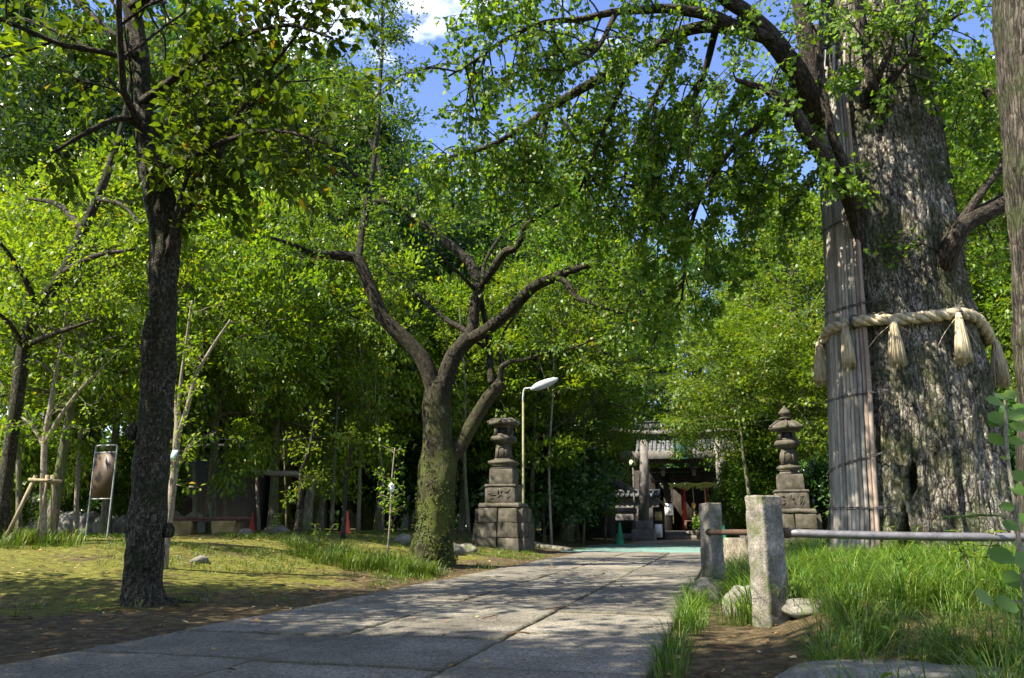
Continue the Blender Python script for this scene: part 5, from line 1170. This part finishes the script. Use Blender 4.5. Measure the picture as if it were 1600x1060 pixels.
thin_tree('sapling', 'young sapling with pale forking stems held in the stake frame', 14.3, [[(68, 838, 5), (68, 760, 5), (70, 690, 4.5), (78, 640, 4), (86, 590, 3, .1), (98, 530, 2, .2), (105, 470, 1.5, .2)], [(72, 690, 4), (95, 650, 3.2, -.1), (125, 610, 2.6, -.2), (160, 575, 1.6, -.4)], [(70, 700, 3.5), (50, 665, 2.6, .1), (30, 650, 1.6, .2)]], M['bark_pale'], M['bright_leaf'], .095, 4.0, .6, 2, 31)
ts = thin_tree('slender_tree', 'slender pale tree close behind the straight dark trunk', 12.5, [[(256, 868, 7), (265, 800, 6.5), (272, 740, 6), (276, 690, 5.5), (278, 650, 5), (270, 610, 3.5), (272, 560, 2.6)], [(277, 680, 4.5), (292, 640, 3.6), (305, 590, 3, .1), (330, 545, 2.4, .2), (360, 500, 1.5, .3)], [(277, 660, 3), (282, 600, 2.5), (290, 540, 2), (300, 470, 1.4)]], M['bark_pale'], M['bright_leaf'], .10, 3.5, .6, 2, 32)
ST = [(118, 22, 560, 'thin pale stem left of the notice board top'), (305, 24, 520, 'slim stem right of the straight dark trunk'), (352, 27, 430, 'slim dark stem above the bench end'), (405, 29, 500, 'thin stem above the left part of the pale branch'), (448, 31, 380, 'thin tall stem over the middle of the pale branch'), (518, 27, 470, 'thin stem left of the mossy cherry among the stakes'), (560, 30, 400, 'slim tall stem a little left of the cherry limbs'), (598, 26, 540, 'thin stem close left of the cherry base'), (733, 29, 480, 'thin stem between the cherry base and the lantern'), (862, 32, 430, 'tall thin stem right of the street lamp'), (912, 35, 470, 'slim stem standing before the slanting shed roof'), (945, 38, 520, 'thin leaning stem left of the torii'), (232, 26, 540, 'thin stem just behind the straight dark trunk'), (30, 18, 480, 'thin stem beside the leaning trunk at the left edge')]
for q_, (px, Y, top_, lab) in enumerate(ST):
    g_ = GY(px, Y); pb_ = gproj(g_)[1]; r_ = random.Random(q_); dx = r_.uniform(-28, 28); w_ = r_.uniform(2.2, 4.2) * 25 / Y
    sp_ = [(px, pb_, w_), (px + dx * .2 + r_.uniform(-5, 5), pb_ * .7 + top_ * .3, w_ * .8), (px + dx * .6 + r_.uniform(-6, 6), pb_ * .35 + top_ * .65, w_ * .6), (px + dx, top_, w_ * .3)]
    o = thin_tree('slender_tree', lab, Y, [sp_, [(px + dx * .5, pb_ * .45 + top_ * .55, w_ * .5), (px + dx * .5 + r_.choice([-1, 1]) * r_.uniform(18, 40), pb_ * .25 + top_ * .75, w_ * .3, r_.uniform(-.6, .6)), (px + dx * .5 + r_.choice([-1, 1]) * r_.uniform(30, 60), top_ - 20, w_ * .15, r_.uniform(-1, 1))]], M['bark_forest'] if q_ % 3 else M['bark_pale'], M['bright_leaf'], .13, 3.0, .9, 3, 60 + q_, 0., 'tree'); o['group'] = 'slender young trees behind the lawn'
p = P(273, 712, 12.4); m = MB(); k = mpp(p); m.add([p + V(-6 * k, -.06, -7 * k), p + V(3 * k, -.07, -8 * k), p + V(7 * k, -.05, 8 * k), p + V(-1 * k, -.06, 8 * k), p + V(-6 * k, -.05, -7 * k), p + V(3 * k, -.06, -8 * k), p + V(7 * k, -.04, 8 * k), p + V(-1 * k, -.05, 8 * k)], {4: [(0, 1, 2, 3), (7, 6, 5, 4), (0, 4, 5, 1), (1, 5, 6, 2), (2, 6, 7, 3), (3, 7, 4, 0)]})
o = m.build('tree_tag', M['tag_blue']); tag(o, 'pale blue plastic tag tied to the slender tree behind the dark trunk', 'tag')
thin_tree('sapling', 'short dark trunk with leafy top standing in the left grass clump', 17.5, [[(463, 866, 5.5), (466, 820, 5), (470, 770, 4.5), (474, 730, 4), (486, 690, 2.4), (492, 650, 1.6)]], M['bark_dark'], M['bright_leaf'], .10, 5, .6, 2, 33)
thin_tree('sapling', 'slim dark sapling in front of the partly hidden red cone', 21, [[(535, 855, 4), (538, 800, 3.6), (541, 750, 3.2), (546, 715, 2.4), (552, 670, 1.6)]], M['bark_dark'], M['bright_leaf'], .11, 7, .8, 3, 34)
thin_tree('sapling', 'very thin leafless stick sapling left of the mossy cherry base', 16, [[(605, 868, 1.6), (609, 820, 1.5), (611, 775, 1.5), (613, 740, 1.2), (617, 700, .8)]], M['bark_pale'], M['bright_leaf'], .09, 9, .35, 1, 35)
p = P(612, 763, 15.9); m = MB(); k = mpp(p); m.rock(p, (4.5 * k, 3 * k, 7 * k), 4., .35, 14); tag(m.build('white_cloth', M['white_paint'], None, True), 'scrap of white cloth tied round the thin stick sapling', 'cloth')
# broken snag with the pale bare branch
b = GY(486, 26); sn = thing('dead_snag', 'broken stump with a pale bare branch reaching left, behind the lawn', 'dead tree', b); Yd = b[1]; m = MB()
pts, rad = limb([(478, 845, 9), (480, 800, 8), (486, 760, 7), (492, 742, 5)], Yd); pts[0] = b; m.tube(pts, rad, 14, lump=.25, seed=4); m.build('stump', M['bark_forest'], sn, True)
m = MB(); pts, rad = limb([(489, 752, 5), (474, 745, 5), (455, 741, 4.5), (430, 741, 4), (410, 738, 3.6), (396, 735, 2.5)], Yd - .15); m.tube(pts, rad, 12, lump=.3, seed=2); m.build('bare_branch', M['bark_pale'], sn, True)
m = MB()
for kk_, (px, Y, s) in enumerate(((628, 22, .22), (640, 21.5, .16))): pass
for px, Y, s, lab in ((630, 22, .24, 'pale round stone lying left of the cherry base'), (430, 24, .30, 'long low stone lying under the bare pale branch'), (312, 13.5, .11, 'small flat stone lying on the moss below the bench'), (705, 21, .3, 'flat stone behind the cherry base'), (728, 22.5, .26, 'low stone beside the foot of the left lantern'), (385, 21.5, .2, 'flat stone in the dirt below the bench end')):
    b = GY(px, Y); m = MB(); m.rock(b + V(0, 0, s * .25), (s * 1.4, s, s * .7), px * .1, .25, 24, px); tag(m.build('stone', M['rock'], None, True), lab, 'stone', 'loose stones on the lawn')

# ------------------------------------------------------------------ stone posts and rails
GPo = 'granite fence posts beside the path'
p1 = GP(1206, 976); d1 = p1[1]; k1 = mpp(p1 + V(0, 0, .5)); print('post1', p1)
w1 = 48 * k1; h1 = CAM_H + (820 - 776) * mpp(p1 + V(0, 0, 1.1)) - p1[2]
def post(label, p, w, h, seed, rz):
    m = MB(); m.rough_box(p + V(0, 0, h / 2 - .1), (w * .88, w * .88, h + .2), rz, .007, seed, (16, 16, 70), .97, 11.)
    return tag(m.build('stone_post', M['granite'], None, True), label, 'stone post', GPo)
RZP = R(24)
post('taller nearer granite post with the steel rail running right from it', p1, w1, h1, 5, RZP)
p2 = GY(1117, 10.6); k2 = mpp(p2); w2 = 31 * k2; h2 = CAM_H + (820 - 787) * mpp(p2 + V(0, 0, 1)) - p2[2]
post('shorter farther granite post at the path edge holding the rusty rail end', p2, w2, h2, 15, RZP)
a = P(1226, 833, p1[1] + .02); b = P(1690, 840, p1[1] - .6)
rl = thing('steel_rail', 'long grey steel pipe rail running right in front of the ginkgo', 'rail', a); m = MB(); n0 = norm(b - a)
m.tube([a - n0 * .06 + (b - a) * t + V(0, 0, -.012 * sin(pi * t)) for t in np.linspace(0, 1, 14)], 6.4 * k1, 20); m.build('pipe', M['steel'], rl, True)
m = MB(); m.tube([a - n0 * .03, a + n0 * .045], 8.2 * k1, 20); m.build('collar', M['rust'], rl, True)
a2 = P(1108, 832, p2[1] - w2 * .60); b2 = P(1192, 832, p1[1] + .05); n0 = norm(b2 - a2)
rr2 = thing('rusty_rail', 'short rusty pipe rail joining the two granite posts', 'rail', a2); m = MB()
m.tube([a2 + (b2 - a2) * t for t in np.linspace(0, 1, 8)], np.linspace(4.2 * k2, 4.6 * k1, 8), 16, lump=.05); m.build('pipe', M['rust'], rr2, True)
m = MB(); m.tube([a2 - n0 * .03, a2 + n0 * .03], 5.2 * k2, 14); m.build('end_cap', M['rust'], rr2, True)

for px, py, s, lab, zf in ((1168, 962, (.22, .2, .21), 'rounded boulder at the foot of the nearer granite post', 0), (1112, 940, (.26, .24, .20), 'boulder half in grass beside the path', 0), (1272, 958, (.30, .24, .10), 'low flat rock right of the nearer granite post', .75)):
    b = GP(px, py); m = MB(); m.rock(b + V(0, .12, s[2] * .35), s, px * .3, .18, 40, .3, zf); tag(m.build('boulder', M['rock'], None, True), lab, 'boulder', 'boulders edging the grass')
b = G(1425, 1062, .1); m = MB(); m.rock((b[0], b[1] + .06, .0), (.72, .40, .20), 3.3, .14, 64, -.12, .75); tag(m.build('flat_rock', M['rock'], None, True), 'broad flat slab of rock in the grass at the bottom right', 'rock')
b = GY(1160, 15.5); st = thing('tree_stump', 'pale ridged tree stump behind the rusty rail between the posts', 'stump', b); m = MB()
zz2, ta = np.meshgrid(np.linspace(-.1, .62, 14), np.arange(40) * 2 * pi / 40, indexing='ij'); r_ = .30 * (1 + .12 * np.cos(ta * 5 + 1) + .6 * np.exp(-(zz2 + .05) / .18) + .06 * vnoise(np.stack([np.cos(ta) * 4, np.sin(ta) * 4, zz2 * 2], -1)))
i = np.arange(13)[:, None] * 40; j = np.arange(40)[None]; j2 = (j + 1) % 40
m.add(np.stack([b[0] + r_ * np.cos(ta), b[1] + r_ * np.sin(ta), b[2] + zz2], -1).reshape(-1, 3), {4: np.stack([i + j, i + j2, i + 40 + j2, i + 40 + j], -1).reshape(-1, 4), 40: [np.arange(40) + 13 * 40]}); m.build('wood', M['bark_pale'], st, True)

# ------------------------------------------------------------------ grass, weeds, litter
def blades(mb, base, n, ln, wd, spread, rg, lean=.55):
    m = len(base); Bp = np.repeat(base, n, 0); N_ = m * n; a = rg.uniform(0, 2 * pi, N_); r = spread * np.sqrt(rg.random(N_))
    Bp = Bp + np.stack([np.cos(a) * r, np.sin(a) * r, 0 * a], -1); Bp[:, 2] = gh(Bp[:, 0], Bp[:, 1]) - .01
    az = a + rg.normal(0, .7, N_); l = ln * rg.uniform(.5, 1.15, N_) * np.repeat(rg.uniform(.75, 1.2, m), n); le = lean * rg.uniform(.25, 1.3, N_)
    d = np.stack([np.cos(az), np.sin(az), 0 * az], -1); sdv = np.stack([-np.sin(az), np.cos(az), 0 * az], -1)
    ts = [0, .3, .6, .85, 1.0]; ws = [.8, 1, .8, .45]; rows_ = []
    for t in ts:
        h = l * (np.sin(t * 1.45 * (.5 + .5 * le)) / (1.0)) * (1 - .3 * le * t * t); o = l * le * t ** 1.8 * .85
        rows_.append(Bp + d * o[:, None] + V(0, 0, 1) * (h * .95)[:, None])
    vs = []
    for q in range(4): vs += [rows_[q] - sdv * wd * ws[q] / 2, rows_[q] + sdv * wd * ws[q] / 2]
    vs.append(rows_[4]); v = np.stack(vs, 1); b0 = np.arange(N_)[:, None] * 9
    mb.add(v.reshape(-1, 3), {4: np.concatenate([b0 + np.array([[2 * q, 2 * q + 1, 2 * q + 3, 2 * q + 2]]) for q in range(3)]), 3: b0 + np.array([[6, 7, 8]])}, rn=np.repeat(np.clip(rg.random(N_) * .92 + (rg.random(N_) > .955) * .3, 0, 1), 9))
rg = np.random.default_rng(55); gm_ = MB()
cand = np.stack([rg.uniform(.5, 14, 14000), rg.uniform(3.4, 17, 14000)], -1)
u = cand @ PE; t = u - U_R; y = cand[:, 1]
edge = .30 + .68 * smooth((7.6 - y) / .45) - .12 * smooth((6.2 - y) / 1.5)
den = smooth((t - edge) / .35)
gx1, gr1 = gk(.3); dg = np.hypot(cand[:, 0] - gx1, cand[:, 1] - YG); den = den * (dg > gr1 * 1.12)
den = den * np.where(y > 11, .5, 1) * (.55 + .45 * (vnoise(np.hstack([cand * .9, cand[:, :1] * 0])) > -.25))
fr = b; frk = G(1425, 1062, .1); den = den * (((cand[:, 0] - frk[0]) / .62) ** 2 + ((cand[:, 1] - frk[1] + .02) / .34) ** 2 > 1)
keep = (rg.random(14000) < den * .36) & (np.hypot(cand[:, 0] - p1[0], cand[:, 1] - p1[1]) > .22) & (cand[:, 0] < cand[:, 1] * .72 + .6)
cl = np.hstack([cand[keep], np.zeros((keep.sum(), 1))]); print('grass clumps', len(cl))
near = cl[:, 1] < 7.5
blades(gm_, cl[near], 52, .40, .0055, .11, rg, 1.2); blades(gm_, cl[~near], 44, .46, .008, .15, rg, 1.1)
# tussocks along the dirt strip, spilling over the path edge
n = 34; v_ = rg.uniform(4.6, 13, n); ed = np.array([uv(U_R + .06 + rg.uniform(-.03, .16), v) for v in v_]); blades(gm_, ed, 44, .30, .0055, .09, rg, 1.1)
Cw = np.repeat(cl[::3], 5, 0) + rg.normal(0, .12, (len(cl[::3]) * 5, 3)); Cw[:, 2] = gh(Cw[:, 0], Cw[:, 1]) + rg.uniform(.05, .30, len(Cw)); gm_.leaves(Cw, rg.normal(0, 1, Cw.shape) * V(1, 1, .4), rg.normal(0, .4, Cw.shape) + V(0, -.2, 1), rg.uniform(.03, .075, len(Cw)), 'kite', 1.3, rg)
ct = G(1113, 900); tz_ = np.stack([ct[0] + rg.uniform(-.5, .7, 26), p2[1] - rg.uniform(.15, 1.0, 26), 0 * rg.random(26)], -1); tz_ = tz_[(tz_ @ np.array([PE[0], PE[1], 0])) > U_R + .02]; blades(gm_, tz_, 44, .34, .006, .10, rg, 1.1)
tag(gm_.build('grass', M['grass']), 'long arching green grass growing round the ginkgo and the granite posts', 'grass', kind='stuff')
gm2 = MB(); spots = []
for px, Y, n, sp_ in ((505, 16.2, 9, .4), (540, 15.6, 9, .4), (585, 15.0, 16, .55), (620, 15.2, 14, .45), (650, 14.8, 5, .3), (20, 14.0, 10, .45), (45, 14.4, 6, .3), (470, 17.3, 5, .3), (590, 16.0, 8, .5)):
    c = GY(px, Y); spots += [c + V(rg.normal(0, sp_), rg.normal(0, sp_ * .6), 0) for _ in range(n)]
blades(gm2, np.array(spots), 44, .40, .011, .15, rg, .7)
tag(gm2.build('grass_tufts', M['grass']), 'clump of taller grass on the lawn left of the cherry base', 'grass', kind='stuff')
gm3 = MB(); n = 9000; cand = np.stack([rg.uniform(-16, 4, n), rg.uniform(6.5, 30, n)], -1); u = cand @ PE
den = smooth((U_L - u - .1) / .5) * (.25 + .75 * smooth((cand[:, 1] - 9) / 5)) * (vnoise(np.hstack([cand * .7, 0 * cand[:, :1]])) > -.1); keep = rg.random(n) < den * .8
cl = np.hstack([cand[keep], np.zeros((keep.sum(), 1))]); blades(gm3, cl, 11, .13, .009, .18, rg, .9)
Cw = np.repeat(cl[::2], 7, 0); Cw = Cw + rg.normal(0, .09, Cw.shape); Cw[:, 2] = gh(Cw[:, 0], Cw[:, 1]) + rg.uniform(.01, .09, len(Cw)); gm3.leaves(Cw, rg.normal(0, 1, Cw.shape) * V(1, 1, .3), rg.normal(0, .3, Cw.shape) + V(0, 0, 1), rg.uniform(.03, .06, len(Cw)), 'kite', 1.3, rg)
tag(gm3.build('ground_cover', M['grass']), 'sparse low weeds and grass over the mossy lawn', 'ground cover', kind='stuff')
li = MB(); n = 5200; C = np.stack([rg.uniform(-11, 6, n), rg.uniform(3.5, 24, n)], -1); u = C @ PE; onp = (u > U_L) & (u < U_R); keep = ~onp | (rg.random(n) < .16); C = C[keep]; onp = onp[keep]
z = np.where(onp, .058, gh(C[:, 0], C[:, 1]) + .012); C = np.hstack([C, z[:, None]]); li.leaves(C, rg.normal(0, 1, C.shape) * V(1, 1, .08), rg.normal(0, .25, C.shape) + V(0, 0, 1), rg.uniform(.022, .075, len(C)), 'kite', 1.35, rg)
for k in range(240):                            # fallen twigs
    x, y = rg.uniform(-9, 1.5), rg.uniform(4.5, 20); a_ = rg.uniform(0, 6.28); l_ = rg.uniform(.08, .4)
    if U_L < x * PE[0] + y * PE[1] < U_R and rg.random() > .08: continue
    z_ = float(gh(x, y)) + (.058 if U_L < x * PE[0] + y * PE[1] < U_R else .012); li.tube([(x, y, z_), (x + cos(a_) * l_ * .5, y + sin(a_) * l_ * .5, z_ + .012), (x + cos(a_ + .3) * l_, y + sin(a_ + .3) * l_, z_)], [.006, .005, .003], 4); li.rn[-1][:] = .2
tag(li.build('fallen_leaves', M['litter']), 'scattered yellow and brown fallen leaves on moss and paving', 'leaf litter', kind='stuff')
def weed(px, Y, h, n, label, lf='oval', mat='sprig_leaf', ls=.09, seed=0):
    rg = np.random.default_rng(seed); b = GY(px, Y); t = thing('weed_plant', label, 'plant', b); m = MB(); lm_ = MB()
    for q in range(n):
        e = b + V(rg.normal(0, h * .25), rg.normal(0, h * .25), h * rg.uniform(.7, 1.1)); pts = catmull([b, (b + e) / 2 + V(0, 0, h * .1), e], 5); m.tube(pts, .006, 5)
        for k in range(3, len(pts)):
            for s in (-1, 1): a = rg.uniform(0, 6.28); lm_.leaves([pts[k]], [V(cos(a), sin(a), .1)], [V(rg.normal(0, .2), rg.normal(0, .2), 1)], ls * rg.uniform(.7, 1.2), lf, 1, rg)
    m.build('stem', M['bark_pale'], t); lm_.build('leaves', M[mat], t, True)
weed(1423, 10.6, .55, 5, 'leafy weed growing out of the hollow at the ginkgo foot', 'kite', 'cherry_leaf', .10, 1)
weed(1340, 10.6, .3, 3, 'small weed at the foot of the bamboo screen', 'kite', 'cherry_leaf', .09, 2)
weed(425, 22, .55, 3, 'young weed with yellowish leaves by the low stone under the pale branch', 'oval', 'bright_leaf', .14, 3)
weed(497, 15.8, .55, 4, 'tall leafy weed rising from the left grass clump', 'kite', 'bright_leaf', .12, 4)
weed(325, 9.6, .22, 4, 'tiny dark weed on the dirt right of the straight dark trunk', 'kite', 'cherry_leaf', .04, 5)
weed(1530, 7.2, .5, 4, 'leafy weed in the grass near the right edge', 'oval', 'cherry_leaf', .10, 6)
weed(1205, 10.8, .8, 2, 'thin red stemmed weed with one bright leaf behind the steel rail', 'oval', 'bright_leaf', .12, 7)
# sprig of round leaves close to the lens at the right edge
Ys = 4.3; pts, rad = limb([(1604, 985, 4.5), (1600, 900, 4), (1591, 840, 3.6), (1585, 780, 3.4), (1575, 720, 3), (1572, 670, 2.6), (1570, 618, 2)], Ys)
sgr = thing('leafy_shoot', 'bright green shoot with round leaves rising at the lower right edge', 'shoot', (pts[0][0], pts[0][1], float(gh(pts[0][0], pts[0][1]))))
m = MB(); g0 = V(pts[0][0], pts[0][1], float(gh(pts[0][0], pts[0][1])) - .02); m.tube(np.vstack([[g0], pts]), np.concatenate([[rad[0]], rad]), 8); lf = MB(); rg = np.random.default_rng(12)
for px, py, s, dx, dz in ((1566, 622, 22, -1, .5), (1578, 618, 22, 1, .6), (1556, 628, 26, -1, .1), (1592, 640, 26, 1, .1), (1560, 655, 30, -.9, .25), (1585, 652, 28, .8, .2), (1552, 662, 16, -1, 0), (1568, 663, 26, -.2, -.2), (1590, 668, 28, 1, -.1), (1560, 688, 30, -1, 0), (1585, 690, 24, 1, -.1), (1572, 716, 16, -1, .1), (1590, 745, 26, .9, .1), (1588, 765, 26, .6, -.3), (1576, 792, 22, -1, -.2), (1596, 812, 24, 1, 0), (1582, 822, 26, -1, -.1), (1592, 855, 30, .4, -.3), (1568, 870, 40, -1, .1), (1600, 880, 44, .9, -.1), (1585, 905, 34, -.8, -.2), (1540, 935, 36, -1, 0), (1570, 945, 38, .8, -.1)):
    c = P(px, py, Ys + rg.uniform(-.1, .1)); i_ = int(np.argmin(np.linalg.norm(pts - c, axis=1))); d = norm(V(dx, rg.uniform(-.5, .3), dz)); s_m = s * mpp(c)
    base_ = c - d * s_m * .4; m.tube([pts[i_], base_], .0022, 4); lf.leaves([base_], [d], [V(rg.normal(0, .35), -.9 + rg.normal(0, .3), .7)], s_m, 'round', 1.1, rg)
for q in range(14):                            # the side twig with paired leaflets
    px = 1566 - q * 6; py = 806 + .4 * q * (-1 if q < 7 else .3) + 2; c = P(px, py, Ys - .1)
    for s in (-1, 1): lf.leaves([c], [V(-.6, s * .7, .1)], [V(0, -.2, 1)], 22 * mpp(c), 'oval', 1., rg)
m.tube([P(1590, 815, Ys), P(1560, 806, Ys - .1), P(1482, 806, Ys - .1)], .003, 5)
m.build('stem', M['bark_pale'], sgr, True); lf.build('leaves', M['sprig_leaf'], sgr, True)
